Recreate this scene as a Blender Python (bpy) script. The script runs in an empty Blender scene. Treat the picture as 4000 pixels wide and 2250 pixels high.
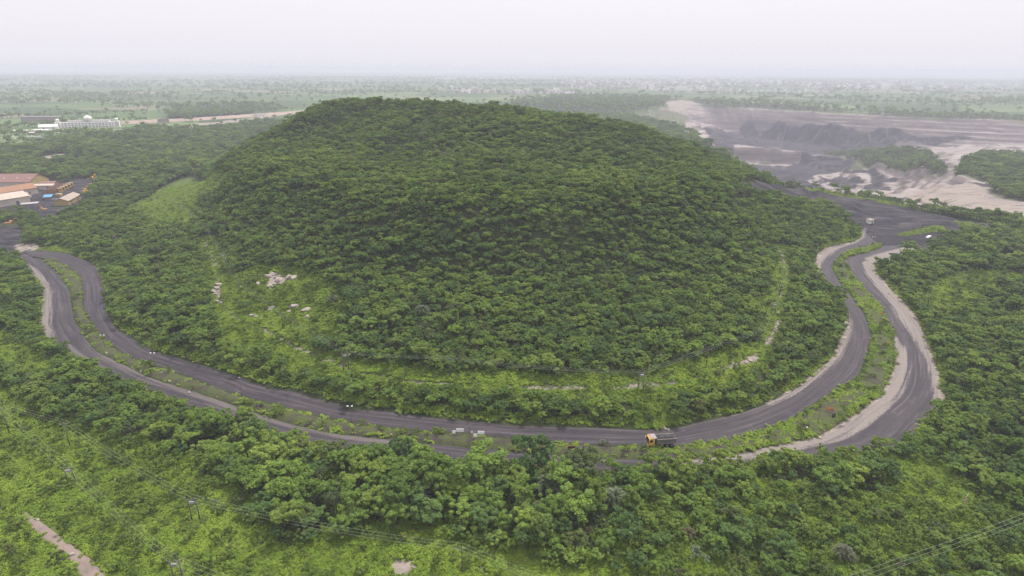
import bpy, math, random
import numpy as np
from mathutils import Vector, Matrix
random.seed(7); RNG = np.random.default_rng(11)
scene = bpy.context.scene
COL = scene.collection

# ------------------------------------------------------------------ camera: a drone 100 m above the haul road
PITCH, ROLL = math.radians(20.19), 0.0055
cam_d = bpy.data.cameras.new('camera'); cam = bpy.data.objects.new('camera', cam_d); COL.objects.link(cam)
cam_d.sensor_width = 36.0; cam_d.lens = 36.0*2331/4000
cam_d.clip_start = 0.5; cam_d.clip_end = 90000
fw = Vector((0, math.cos(PITCH), -math.sin(PITCH))); up = Vector((0, math.sin(PITCH), math.cos(PITCH))); rt = Vector((1, 0, 0))
r2 = rt*math.cos(ROLL) + up*math.sin(ROLL); u2 = up*math.cos(ROLL) - rt*math.sin(ROLL)
m = Matrix((r2, u2, -fw)).transposed().to_4x4(); m.translation = (0, 0, 100)
cam.matrix_world = m
scene.camera = cam

# ------------------------------------------------------------------ sky: a bright overcast veil over a hazy Nishita sky
SUN_EL, SUN_AZ = math.radians(64), math.radians(40)          # azimuth clockwise from +Y (ahead)
world = bpy.data.worlds.new('World'); scene.world = world; world.use_nodes = True
nt = world.node_tree; nt.nodes.clear()
def wn(t, **kw):
    n = nt.nodes.new(t)
    for k, v in kw.items(): setattr(n, k, v)
    return n
sky = wn('ShaderNodeTexSky', sky_type='NISHITA', sun_disc=False, sun_elevation=SUN_EL, sun_rotation=SUN_AZ, air_density=1.4, dust_density=6.0, ozone_density=1.0)
tc = wn('ShaderNodeTexCoord'); sep = wn('ShaderNodeSeparateXYZ'); nt.links.new(tc.outputs['Generated'], sep.inputs[0])
mx = wn('ShaderNodeMath', operation='MAXIMUM'); nt.links.new(sep.outputs[2], mx.inputs[0]); mx.inputs[1].default_value = 0.0
ma = wn('ShaderNodeMath', operation='MULTIPLY_ADD'); nt.links.new(mx.outputs[0], ma.inputs[0]); ma.inputs[1].default_value = 0.95; ma.inputs[2].default_value = 1.0   # CIE overcast: brighter towards the zenith
veil = wn('ShaderNodeVectorMath', operation='SCALE'); veil.inputs[0].default_value = (7.4, 7.18, 7.72); nt.links.new(ma.outputs[0], veil.inputs['Scale'])
mixc = wn('ShaderNodeMix', data_type='RGBA'); mixc.inputs[0].default_value = 0.93
nt.links.new(sky.outputs[0], mixc.inputs[6]); nt.links.new(veil.outputs[0], mixc.inputs[7])
bg = wn('ShaderNodeBackground'); bg.inputs['Strength'].default_value = 0.1
nt.links.new(mixc.outputs[2], bg.inputs['Color'])
wo = wn('ShaderNodeOutputWorld'); nt.links.new(bg.outputs[0], wo.inputs['Surface'])

# ------------------------------------------------------------------ sun through thin cloud
sun_d = bpy.data.lights.new('sun', 'SUN'); sun = bpy.data.objects.new('sun', sun_d); COL.objects.link(sun)
sun_d.energy = 3.9; sun_d.angle = math.radians(11); sun_d.color = (1.0, 0.95, 0.87)
sdir = Vector((math.cos(SUN_EL)*math.sin(SUN_AZ), math.cos(SUN_EL)*math.cos(SUN_AZ), math.sin(SUN_EL)))
sun.rotation_euler = sdir.to_track_quat('Z', 'Y').to_euler(); sun.location = (0, 0, 95)

# ------------------------------------------------------------------ exposure and render settings
scene.view_settings.view_transform = 'Standard'; scene.view_settings.look = 'None'
scene.view_settings.exposure = 0.3; scene.view_settings.gamma = 1.0
cy = scene.cycles
cy.max_bounces = 5; cy.diffuse_bounces = 3; cy.glossy_bounces = 2; cy.transmission_bounces = 4; cy.transparent_max_bounces = 6; cy.volume_bounces = 1
cy.caustics_reflective = False; cy.caustics_refractive = False
cy.use_denoising = True; cy.denoising_prefilter = 'NONE'
cy.use_fast_gi = False
try: cy.sample_clamp_indirect = 4.0
except Exception: pass
# ------------------------------------------------------------------ survey of the place (metres; x right, y ahead)
L = {
 'inner_hill': [(-280.7,329.4),(-269,328.1),(-259.3,324.2),(-248.7,320.5),(-233.3,311.7),(-220.9,301.1),(-205.7,282.4),(-189.9,260.2),(-177.2,241.5),(-160.1,221.2),(-150.7,213.7),(-136.4,202.3),(-111.5,189.8),(-93.2,180.5),(-85.4,175.8),(-70.2,170.2),(-55.7,164.3),(-42.2,160.2),(-23.1,156),(-5,153),(12,151.5),(26.6,151),(38.3,150.3),(48.8,151.5),(57.1,154.7),(67.4,158.6),(76.8,163.3),(81.9,166.2),(93.2,173.9),(103.3,182.7),(112.1,191.6),(120.9,199.7),(128.3,209.8),(136.4,222.2),(143.3,234.6),(150.1,249.3),(152.2,262.2),(155.2,280),(161.3,300.1),(168.3,315.3),(179.2,333),(192.8,346.6),(203.5,352.4),(213.8,358.3),(223.1,368.7),(231.7,386.8),(236.7,400.8)],
 'inner_med': [(-267,315.8),(-259.1,315),(-251,311.4),(-242.9,306.1),(-226.4,292.9),(-215,280.7),(-201.2,261.4),(-189.4,244.3),(-177.9,231),(-168.8,221.1),(-161.6,214.3),(-151,204.7),(-140.3,196.5),(-130.1,191.4),(-115.4,183.9),(-101.5,176.3),(-88.4,169.3),(-81.6,166.4),(-70.7,162.3),(-56.5,156.8),(-40.4,152.1),(-28.3,149.9),(-16.5,148.9),(-7.7,147.5),(3.1,145.7),(17.2,144.1),(28.3,143),(39.4,142.2),(46.7,143.2),(57,145),(66.7,148),(76.4,152.4),(83.9,156.1),(93.3,163.4),(103.5,171.4),(111.8,178),(119.2,183.6),(124.9,190.2),(134.1,203),(143.7,217.6),(148.5,227.2),(155.1,243.7),(157.3,252.8),(162.4,270.9),(166.6,288.6),(171.9,305),(179.6,317.4),(190.3,330.7),(202.1,340.8),(213.4,347.5),(225,355.6)],
 'outer_med': [(-261.4,314),(-254.5,309.5),(-241.7,297.7),(-231.1,288),(-221.8,277.6),(-212.4,267.8),(-197.7,248.8),(-182.2,228.8),(-179,225.4),(-169.3,215.2),(-159.2,204.6),(-149.8,197.2),(-135.6,188.7),(-124.5,181.6),(-110.7,174.9),(-97.9,168.7),(-78.8,159.4),(-64.1,152.4),(-51.2,148.4),(-39.1,146.3),(-27.4,144.4),(-14.2,142.2),(-1.9,140.3),(17.8,137.8),(39,136.6),(54.6,137.2),(63.7,139.6),(72.4,142.3),(80.4,144.7),(88.9,147.7),(97.1,152.4),(104.7,158.4),(112.9,164.8),(121.9,172.2),(130.9,182.5),(139.9,195.2),(153.1,217.7),(157.1,227.3),(164.5,245),(168.3,257.8),(170.8,269.7),(174.3,284.1),(179.2,299.9),(185.2,317.5),(190.6,324.7),(198.5,330.9),(207.7,335.1),(218.2,343.2),(225,350)],
 'outer_out': [(-276.2,319.5),(-270.6,314.8),(-256.9,300.5),(-244.1,287.7),(-233.4,277.4),(-224.1,267.7),(-206.3,242.6),(-195,226.7),(-188.9,219.6),(-182.5,212.4),(-175.2,206.4),(-163.9,197.9),(-151.7,191.7),(-141.8,185.1),(-133.4,179.5),(-118.8,171.6),(-98.5,160.9),(-74.9,149.9),(-57.7,143),(-38.6,138.5),(-20.5,135.2),(-0.4,133.2),(20.6,131.9),(38,132.1),(54.7,134),(70.1,136.7),(83.1,139.6),(95.9,140.8),(107.5,142.1),(116.6,148.5),(126,156.6),(135.6,164.8),(141.8,174.4),(152.4,192.1),(160.3,208.6),(171.8,232.8),(179.5,255.7),(184.4,275.6),(191.5,298.5),(200.9,317.7),(223.3,327.3),(237.8,336.7),(256,348.4)],
 'contours': [[(-233.3,311.7,0),(-220.9,301.1,0),(-205.7,282.4,0),(-189.9,260.2,0),(-177.2,241.5,0),(-160.1,221.2,0),(-150.7,213.7,0),(-136.4,202.3,0),(-111.5,189.8,0),(-93.2,180.5,0),(-85.4,175.8,0),(-70.2,170.2,0),(-55.7,164.3,0),(-42.2,160.2,0),(-23.1,156,0),(-5,153,0),(12,151.5,0),(26.6,151,0),(38.3,150.3,0),(48.8,151.5,0),(57.1,154.7,0),(67.4,158.6,0),(76.8,163.3,0),(81.9,166.2,0),(93.2,173.9,0),(103.3,182.7,0),(112.1,191.6,0),(120.9,199.7,0),(128.3,209.8,0),(136.4,222.2,0),(143.3,234.6,0),(150.1,249.3,0),(152.2,262.2,0),(155.2,280,0),(161.3,300.1,0),(168.3,315.3,0),(179.2,333,0),(192.8,346.6,0),(203.5,352.4,0),(213.8,358.3,0)],[(-256.9,300.5,0),(-244.1,287.7,0),(-233.4,277.4,0),(-224.1,267.7,0),(-206.3,242.6,0),(-195,226.7,0),(-188.9,219.6,0),(-182.5,212.4,0),(-175.2,206.4,0),(-163.9,197.9,0),(-151.7,191.7,0),(-141.8,185.1,0),(-133.4,179.5,0),(-118.8,171.6,0),(-98.5,160.9,0),(-74.9,149.9,0),(-57.7,143,0),(-38.6,138.5,0),(-20.5,135.2,0),(-0.4,133.2,0),(20.6,131.9,0),(38,132.1,0),(54.7,134,0),(70.1,136.7,0),(83.1,139.6,0),(95.9,140.8,0),(107.5,142.1,0),(116.6,148.5,0),(126,156.6,0),(135.6,164.8,0),(141.8,174.4,0),(152.4,192.1,0),(160.3,208.6,0),(171.8,232.8,0),(179.5,255.7,0),(184.4,275.6,0),(191.5,298.5,0)],[(-215.5,315.8,1.5),(-171.8,252.6,3),(-134.9,211.6,5),(-113.5,200.3,5),(-88.8,186,5.5),(-67.7,176,5.5),(-45,169.4,5.5),(-20,165.5,5.5),(4.2,163.4,5.5),(27.9,162.1,5.5),(48.2,163.9,5.5),(71.4,173.3,5),(95.3,190.2,5),(117.7,212.6,5),(134.2,242.7,5),(144.4,277,5),(165.7,319.6,4),(201.7,359.1,3)],[(-400.3,652.8,1),(-268.1,475.9,3.5),(-196,367.4,6),(-154.4,299,7),(-127,252.6,7),(-102.3,220.1,7),(-74.2,196.5,7),(-52.2,182.5,7),(-25.2,175.5,7),(0.1,174.9,7),(25.3,174.3,7),(46.8,176.3,7),(66.6,185.9,7),(89,203.1,7),(107,231.4,7),(126.5,270.9,7),(148.6,314.2,7),(185.9,363.6,5),(216.4,398.7,4)],[(-188.8,368.6,14),(-145.7,306.9,16),(-110.4,267.4,17),(-83.3,245.3,17),(-53.6,235.7,17),(-21.4,234.6,17),(10.6,233.6,17),(43.6,240.6,17),(74.7,255.2,17),(107.7,284.4,17),(139.8,323.7,16),(176.1,373.9,14),(205,430,13),(205,520,12),(150,660,10),(0,720,10),(-200,680,12),(-255,560,12),(-245,460,14),(-188.8,368.6,14)],[(-149.8,349.2,40),(-105.8,305.9,41),(-59.1,271.1,42),(-22.7,258.9,42.5),(11.1,259.8,42.5),(47.3,273.8,42),(75.4,291.3,41),(103.2,320.8,40),(124.3,350.7,39),(150,430,37),(148,500,37),(110,630,34),(0,690,34),(-165,650,34),(-222,540,36),(-208,440,38),(-149.8,349.2,40)],[(-178.7,460.9,46),(-118.1,397.9,47),(-60.2,351.8,47.5),(-0.4,336.3,48),(44.9,355.6,47.5),(92.8,401.5,46),(128.8,444.8,44),(122,520,42),(90,600,41),(0,645,41),(-120,620,41),(-185,560,42)],[(-182.4,496.7,56),(-134,457.1,56),(-68.9,408.2,56),(-0.5,396.4,56),(53.4,430.7,56),(95.2,460.1,56),(80,545,52),(50,590,51),(-20,612,51),(-110,598,51)],[(-168,475.6,64),(-129.3,479.1,67),(-78,468.3,68),(-28.3,445.9,68),(17.6,440.4,66),(54.8,445.8,64),(81.7,450,60)],[(-156.2,503.4,70),(-100.5,485.1,72.5),(-49.6,474.3,71.5),(-0.7,458.2,70)],[(-120,585,60),(0,585,58),(45,555,56)],[(-260,345,4),(-305,440,2),(-320,560,0),(-280,680,0),(-180,760,0),(0,790,0),(180,740,0),(250,600,0)],[(299.3,1524,0),(384.5,1680.3,0),(495.9,1899.4,0),(575.4,1853.2,0),(648.5,1760.4,0),(769.7,1561.3,0),(890.9,1442.1,0),(1021.9,1376.1,0),(1101,1333,0),(1167.7,1226.1,0)],[(575.4,1839.2,-9),(648.5,1746.4,-9),(769.7,1547.3,-9),(890.9,1428.1,-9),(1021.9,1362.1,-9),(1101,1319,-9),(1167.7,1212.1,-9)],[(575.4,1829.2,-10),(648.5,1736.4,-10),(769.7,1537.3,-10),(890.9,1418.1,-10),(1021.9,1352.1,-10),(1101,1309,-10),(1167.7,1202.1,-10)],[(575.4,1813.2,-22),(648.5,1720.4,-22),(769.7,1521.3,-22),(890.9,1402.1,-22),(1021.9,1336.1,-22),(1101,1293,-22),(1167.7,1186.1,-22)],[(575.4,1798.2,-24),(648.5,1705.4,-24),(769.7,1506.3,-24),(890.9,1387.1,-24),(1021.9,1321.1,-24),(1101,1278,-24),(1167.7,1171.1,-24)],[(575.4,1748.2,-72),(648.5,1655.4,-72),(769.7,1456.3,-72),(890.9,1337.1,-60),(1021.9,1271.1,-44),(1101,1228,-40),(1167.7,1121.1,-40)],[(299.3,1494,-8),(465.9,1739.4,-20),(420,1330,-42)],[(361.3,1235,-43.2),(467.3,1240,-46.3),(574.6,1240,-49.8)],[(361.3,1219,-71.2),(467.3,1224,-74.3),(574.6,1224,-77.8)],[(609.3,1291.2,-72),(669.6,1218.7,-72),(582.5,1060.3,-72),(498.2,969.8,-72),(461,1029.8,-72),(448.7,1113,-72)],[(641.8,1145.2,-52),(604.3,1018.2,-52),(548.8,892.2,-52),(492.7,801.1,-52)],[(605.1,1008.9,-40),(571.9,884.5,-40),(542.1,812.9,-40),(491.4,747.3,-40)],[(565.9,856.8,-24),(536.6,768.3,-24),(505.3,720.8,-24),(455.6,662.5,-24)],[(496.5,665.1,-10),(482.4,629.7,-10),(434.6,595.3,-10),(393.3,555.8,-10)],[(557.8,748.7,-8),(617.9,791,-8),(636.3,751.5,-8)],[(678.9,925.7,-22),(733.9,969.4,-22),(795.9,944.9,-22)],[(657.5,1079.2,-34),(748.9,1101,-34),(838.2,1142.4,-34)],[(239,583.1,0),(251.4,553.4,0),(271.2,525.6,0),(292.7,502.4,0),(310.6,478.1,0),(321.7,463.1,0),(350.2,469.5,0),(384.6,480.1,0),(416.5,480.9,0),(450.3,472,0)],[(245,613.1,-22),(257.4,583.4,-22),(277.2,555.6,-22),(298.7,532.4,-22),(316.6,508.1,-22)],[(249,658.1,-45),(261.4,628.4,-45),(281.2,600.6,-45),(302.7,577.4,-45),(320.6,553.1,-45)],[(250,640,0),(262,760,0),(300,900,-6),(330,1100,-10)],[(330,700,-50),(345,850,-60),(370,1000,-55)]],
 'bright': [[(-181.2,177.7),(-171.2,176.1),(-156,166.4),(-138.5,154.7),(-126.3,151.4),(-114.6,143.7),(-103.1,141.4),(-95.2,135.1),(-80.7,130.8),(-72.6,124.7),(-64.2,117.3),(-57.1,108.8),(-45.1,104.2),(-36,108.6),(-25.4,108.3),(-13.7,108.3),(-0.8,104.6),(11.4,101),(27.2,96.9),(27.9,87.5),(-104,86.7)],[(-216.4,219.2),(-200,219.4),(-182.3,205.5),(-164.9,190.9),(-154.6,181.6),(-158.9,178),(-171.7,183.2),(-188.9,186.8)],[(-284,440.3),(-285.1,469.3),(-308.6,534.6),(-309.9,573.3),(-194,403.6),(-198.4,399.8),(-225.1,425.2),(-213.7,393.7),(-207.2,373.5),(-225.6,376.7),(-249.7,395),(-271.4,413.3)],[(-178.6,332.3),(-165.5,317.9),(-146,290.4),(-137,267.2),(-124.7,248),(-120.4,233),(-105,216.7),(-84.6,199.4),(-66.3,185.7),(-51.1,177.6),(-24.8,172.3),(0.2,171.1),(16.5,168.9),(45.5,170.6),(59.9,177.7),(74.2,187.4),(90,193.3),(89.6,189.6),(73,178),(58,170.5),(48.5,165.2),(36.1,163.4),(20.1,163.5),(0.2,164.5),(-24.2,166.6),(-49.5,170.6),(-68.6,178.5),(-85,187.5),(-101.4,198.7),(-113.6,213.4),(-130.1,242.1),(-148.4,278.1),(-173.2,318.2)],[(142.3,310.2),(152,317.4),(137.4,280.2),(117.1,238.5),(100.4,208.8),(95.2,205.6),(108.7,235.9),(128.3,275.5)],[(43.4,161.8),(47.7,161.2),(47.6,151.7),(43.2,150.8),(41.4,157.5)],[(209.7,280.8),(236.7,299.2),(258.9,301.7),(265.9,293.5),(272.6,285.7),(254.8,279.7),(236.8,279.4),(218.6,264.9),(203.3,251.6),(192.4,254.6)],[(106.2,135.2),(113.8,134.2),(114.6,127.3),(104.1,119.5),(101.4,125.2)],[(-273.3,330.2),(-266.3,337.3),(-245.6,322.4),(-260.5,323)],[(-188.4,289.1),(-182.8,298.5),(-169.9,287.1),(-173.7,272.7)],[(-234.7,335.4),(-232.1,348.7),(-222.8,335.5),(-224.9,321.8)],[(221.8,395.1),(233.5,404),(228.3,387.4),(212.2,363.1),(201.4,351.6),(209.3,370.6)]],
 'scrub': [[(-132.3,259.6),(-119.7,262.3),(-95.9,249.5),(-77.3,236.1),(-65.8,219.5),(-62.8,199.6),(-67.5,189.8),(-93.1,209.8),(-115.9,230)],[(32,120.8),(59.2,125.8),(82.5,120.3),(99.8,117.7),(124.8,117.9),(130.3,117),(105.9,88),(25.4,87.5),(26.5,107.9)]],
 'coal': [[(152.5,396.1),(219.1,486.2),(251.4,486.7),(279.2,478.6),(302.4,458.2),(313,434.8),(324.3,416),(333.4,408.8),(340.1,385.8),(349.4,367),(339,355.1),(331.1,374.7),(326.2,379),(320.9,387.4),(305,384.4),(283.2,372.4),(263.8,359.3),(255.3,347.2),(234.4,336.7),(224.4,348.8),(221.1,363.5),(232,391.4),(234,408.6),(235.5,418.6),(225.3,433),(193.3,410),(171.2,397.4),(139.2,360.2)],[(-524.3,568.5),(-429.6,555.7),(-401.2,535.6),(-405.8,555.7),(-388.6,558.6),(-353,499.3),(-328.6,452.7),(-311.6,418.6),(-318.9,412.2),(-307.9,395.5),(-318.4,390.9),(-334.4,410),(-347.9,415.9),(-389.4,413.3)],[(-350.9,368.8),(-334.6,378.9),(-327.5,380.6),(-314.7,372.2),(-293.6,342.7),(-280.1,328.8),(-256.1,320.3),(-256.6,312),(-269.1,313),(-284.6,316.7),(-302.6,312.8)],[(504.9,1605.6),(634,1703),(719.3,1580.4),(813.1,1448.6),(894.2,1378.4),(973,1333.9),(992.6,1313.1),(922.3,1333.8),(863.6,1376),(792.3,1346.5),(674,1334.7),(573.4,1241.1),(511.5,1358.7),(354.7,1103.3)],[(560,1228),(720.7,1317.2),(617.1,1096.1),(532.2,1039.9),(243,491.6),(227.2,500.3),(416.4,977.9)],[(681.2,1240.7),(586.7,987),(555.7,937.3),(572.5,1005.1)],[(579,986.3),(497.9,750.4),(433.7,667.6),(536.1,919.1)],[(548.1,1044.9),(527,911.8),(492.5,855.5),(470.9,908.2)],[(374.6,580.3),(431.5,641.9),(470.7,661.5),(485.6,660.3),(483.5,627.6),(499.2,581.8),(507,562.3),(494.8,548.1),(476.2,599.9),(455.1,606.3),(414.9,574),(371.1,536.2),(371.6,556.5)],[(261.6,347.9),(269.1,334.7),(280.4,329.9),(271,321.4),(260.5,331),(255.3,338.6)],[(452,1187.3),(513.8,1143.7),(476.1,1033.8),(388.3,948.7)]],
 'sand': [[(152.8,217.7),(154.6,217.7),(149.8,204.1),(140.3,188.3),(129.7,174.3),(117.5,161.9),(106.6,153.5),(93.9,146.1),(80.2,141.2),(63,136.3),(44.4,134.5),(45,136.9),(63.7,139.7),(72.4,142.5),(89,147.9),(104.9,158.7),(122.1,172.5),(130.8,182.5),(139.9,195.2)],[(202.8,321.1),(193.5,300.6),(186.2,277.5),(181.2,257.3),(173.9,234.8),(161.2,208.7),(153.3,192.1),(142.9,174.4),(139.2,166.3),(132.9,161.7),(135.4,168),(143.6,180.5),(151.9,195.3),(155.7,205.9),(158.5,214.9),(165.8,235),(173.3,255.9),(179.2,276.6),(186.2,298.4),(193.9,316.2)],[(198.1,322.5),(207.8,329.5),(221.4,337.5),(238.8,348.6),(244.9,345.9),(238.2,333.1),(222.4,325.8),(210.7,317),(200.1,315.9)],[(-260.9,305.1),(-244.6,287.7),(-234,277.4),(-224.5,267.6),(-206.9,242.6),(-195.6,226.7),(-189.5,219.6),(-182.2,211.4),(-174.5,205.5),(-174.6,206.9),(-187.5,222.6),(-203.9,244.1),(-217.2,263.2),(-233.3,281.2),(-249.8,297.1)],[(184.9,339.1),(172.4,324),(164.2,309.1),(157,296.1),(151.5,280.3),(147.4,260.3),(158.7,286.2),(163,298.5),(169.8,312.5),(181.8,327.7),(197.8,344.5),(211.5,354.2),(223,366.4),(237.6,390),(236.2,389.7),(222.1,368.8),(212.4,358),(198.8,347.9)],[(140.3,232),(133.2,219.5),(118.8,198.5),(101.4,181.3),(92.2,173.1),(80.6,165.2),(81.9,164.2),(93,171),(105.1,181.4),(122.1,198.6),(137.4,220.9),(143.6,233.2)],[(445.1,663.9),(484.2,657.5),(482.3,614.9),(429.4,537.6),(408.5,471),(372.8,426.5),(360.1,434.3),(366,474.1),(371.5,519.7),(373.4,559.8)],[(269.9,329.7),(282.3,332.4),(298.3,333.8),(317.9,330.6),(291.6,300.2),(279.9,310.9),(272.1,319)],[(-26.7,101.4),(-23.6,101.6),(-19.6,100.4),(-20.2,97.6),(-22.6,96.2),(-25.4,97.9)],[(-7.9,99.6),(-6,98.9),(-3.4,96.4),(-5.6,96.4)],[(-134.6,256.7),(-130.7,253.5),(-127.5,240.3),(-131.1,242.8),(-134.2,251.6)],[(-126.5,235.9),(-121.3,233.1),(-120.6,230)],[(-109,250.2),(-104.5,250.7),(-98.4,243.7),(-97.4,238.1),(-103,236.7),(-106.5,242.7),(-105,244.7)],[(-97.7,244.4),(-92.5,242.6),(-92.4,238.8),(-95.8,240.5)],[(79.5,184.4),(86.6,188.5),(85.9,186.6),(73.3,179.1),(71.1,178.7)],[(-528.9,672.5),(-550.6,713.6),(-541.9,736.6),(-507.2,685.1),(-506.7,653.9)],[(-499.2,685.3),(-505.4,714.8),(-475.2,670),(-478.4,656.5)],[(-609,934.8),(-742.8,1169.4),(-590.1,928.1)],[(-670.5,1149.9),(-596.5,1100),(-570.9,1203.4),(-545.8,1313.9),(-529.4,1467.8),(-511.5,1416.9),(-524.1,1260.3),(-540.2,1136.7),(-566.7,1043.4),(-641.2,1098.2)],[(105,216.1),(108.7,219.5),(107.3,215.2),(103.3,210.8)],[(-97.7,208.6),(-96.8,208.8),(-79.5,195.5),(-66.7,185.4),(-66.8,184.2),(-79.9,193.8)],[(512.5,2099.2),(608,2197.3),(567.8,1879.1),(529.5,1847.3),(428.7,1747.8)],[(-287.2,338.7),(-285.1,343),(-272.9,331.6),(-276.8,326.9)],[(-294.2,340),(-292.1,342.7),(-277.8,325.5),(-281,322.9)]],
 'pit': [[(299.2,1523),(382.7,1671.5),(493.1,1888.4),(575.1,1851.8),(648.5,1760.1),(770.3,1562),(891.3,1442.3),(1021.9,1375.7),(1100.9,1332.4),(1429.6,1500.6),(472.4,473.7),(366.4,418.5),(358.8,432.6),(329.7,445.4),(321.6,462.9),(373.6,575.2),(406.9,698.5),(258.1,500.1),(227.2,500.3),(241.6,589.3),(250,600),(262,760),(300,900),(330,1100)]],
 'green_pit': [[(694.9,1378.1),(826.3,1410.7),(703.9,1073.9),(694.7,1006.7),(544.4,754.2),(526.3,730.1),(550.4,809.3),(584.9,951.2),(617.1,1079.9),(646.8,1227.6)],[(511.2,696.6),(626.1,832.4),(746.2,958.2),(721.2,854.1),(756.9,832.6),(530.8,575.9),(492.7,621.9)],[(247.4,753.4),(305.1,873.2),(410.7,1076.9),(393,961.3),(164.6,408.7),(140.6,382.9)],[(470.7,596),(473.3,549.8),(478.4,515.8),(412.2,439.7),(432.6,527)],[(298.1,1516.9),(468.5,1787.4),(507.3,1764.8),(297.2,1101.9),(106.3,456.5),(236.3,1192)],[(247,500.1),(413.7,711.3),(375.5,559.2),(332.1,448.9),(341.3,421.8),(346.9,405.4),(339.4,398.1),(333.7,424),(321,446.9),(301.6,463.5),(266.5,474.7),(238.5,481.9)],[(347.7,418.1),(351.3,399.8),(366.1,386.4),(401.3,427.2),(372.8,426.5)]],
 'island': [[(249.9,377.4),(271.1,389.7),(289,401.2),(296.3,398.5),(289.6,388.1),(267.7,379),(249,370.4)],[(314.2,417.3),(322.5,408.5),(317.7,399),(305.4,394.6)]],
 'forest': [[(-789.9,815.1),(-624.7,778.8),(-644.1,881.1),(-588.8,917.3),(-636.9,1059.2),(-508,1012),(-485.6,1165.1),(-437.9,1194.1),(-220,760),(-150,900),(150,900),(260,760),(260,600),(330,420),(420,330),(330,150),(250,40),(-250,40),(-420,300)],[(-68.3,468.5),(-3.5,2128.9),(249.9,2487.9),(510.8,2521.4),(599.6,2233.5),(450.8,1841.4),(372.8,1690.3),(300.3,1529.4),(250.5,1386.2),(300,900),(150,950),(-100,1000)],[(561.5,2156.2),(762.3,2076.1),(883.3,1723.7),(840.1,1548.5),(690.8,1683.9),(576.2,1856.1)],[(-900.1,1677.8),(-753.8,1827.8),(-598.5,1607.4),(-606.7,1328.5),(-701.7,1250.8)],[(857,1568.2),(1033.7,1476.7),(1222.9,1412.1),(1159.5,1336.9),(978.8,1395.7),(851.6,1477)]],
 'yard_left': [[(-524.3,568.5),(-429.6,555.7),(-401.2,535.6),(-405.8,555.7),(-388.6,558.6),(-353,499.3),(-328.6,452.7),(-311.6,418.6),(-318.9,412.2),(-307.9,395.5),(-318.4,390.9),(-334.4,410),(-347.9,415.9),(-389.4,413.3)],[(-350.9,368.8),(-334.6,378.9),(-327.5,380.6),(-314.7,372.2),(-293.6,342.7),(-280.1,328.8),(-256.1,320.3),(-256.6,312),(-269.1,313),(-284.6,316.7),(-302.6,312.8)]],
 'track': [[(-119.3,116.4),(-116.2,115.5),(-105.8,109.7),(-96,103.9),(-89.6,100.3),(-84,95.8),(-78.4,91)],[(-119.3,116.4),(-114.9,113.4),(-109.3,108.8),(-101,103.8),(-95.6,100.2),(-89.9,95.8),(-85,91)]],
 'poles': [('utility',-145.4,147.5,7.6),('utility',-123.2,141,7.1),('hframe',-73.5,112,6),('utility',-69,113.3,4.7),('utility',-10.1,97,6.5),('hframe',-111.2,124.6,4.9),('hframe',-67.7,93.6,6.1),('utility',79.3,94.6,5.5),('line',-244.5,422.3,6.1),('line',-205,372,6.5),('line',-169.8,323.4,5.5),('line',-157.6,303.8,4.1),('hline',-136.7,269.6,8.2),('line',-115,236.4,6.2),('line',-86.1,205.2,5.8),('hline',-54.7,176,6),('line',-20,171,6.3),('line',14.1,167.1,5),('hline',40.3,164.1,6.1),('line',64.8,177.8,6.5),('line',89,194.7,5.9),('hline',105.8,223.7,4.5),('line',117.9,245.9,4.7),('line',128.3,266.5,4),('hline',-226.3,328.2,7.1),('short',-245.2,284.9,4.2),('lamp',-152.8,202.5,4.7),('lamp',-125.4,187.4,5),('lamp1',-87,168.6,5.8),('lamp',-47.9,153.8,4.6),('short',-12.1,146.6,4.4),('lamp1',91.8,153.9,5.2),('lamp1',114.4,174.1,5.9),('lamp1',135.7,193.1,3.8),('lamp1',152.7,221.4,4.4),('lamp1',163,248,3.8),('lamp1',172.1,272.5,2.5),('lamp',215.9,345.4,5.6),('lamp1',61.4,142.2,3),('lamp1',19.8,139.3,4.1)],
 'rocks': [(-132.8,253.4),(-131,247.7),(-130.9,244.9),(-128.6,241.8),(-124.1,233.9),(-122,232.2),(-107.3,248.5),(-105.8,249.4),(-103,245.8),(-100.6,242.7),(-101.8,240.2),(-103.3,239.1),(-101.1,245.9),(-96,242.7),(-93.3,240.8),(-86.9,218.5),(-85.3,218.3),(-80.2,215),(-87.2,215.9),(-78.6,211.2),(-99.4,215.6),(-97.3,214.2),(-102,217.1),(-95.7,219.7),(-110.2,244.5),(106.1,216.3),(103.3,212.1),(101.7,209.6),(71.2,177.3),(80.7,183.9),(82.6,185.4),(77.5,182.2),(89.8,171.4),(112.1,190.4),(-119.3,246.1),(45.1,150.8),(45.3,150.2),(46.1,150),(91.8,153.5),(89.3,147.3),(-115.6,178.4),(-129.4,185.2),(-67.3,156.1),(-105.2,170.9),(-112.7,112.8),(-110.8,112.3),(-97.4,102.4),(-95.9,101.7),(-280.7,335.3),(-277.5,333.8),(-278.2,330.3),(-274.5,331.8),(117.8,143.5),(183.2,274.9),(179.8,266),(178.6,260.9),(177.4,256),(172.9,239.3),(172.8,237.8),(132.3,163.2),(41.9,140.1),(45.9,140.3)],
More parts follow.
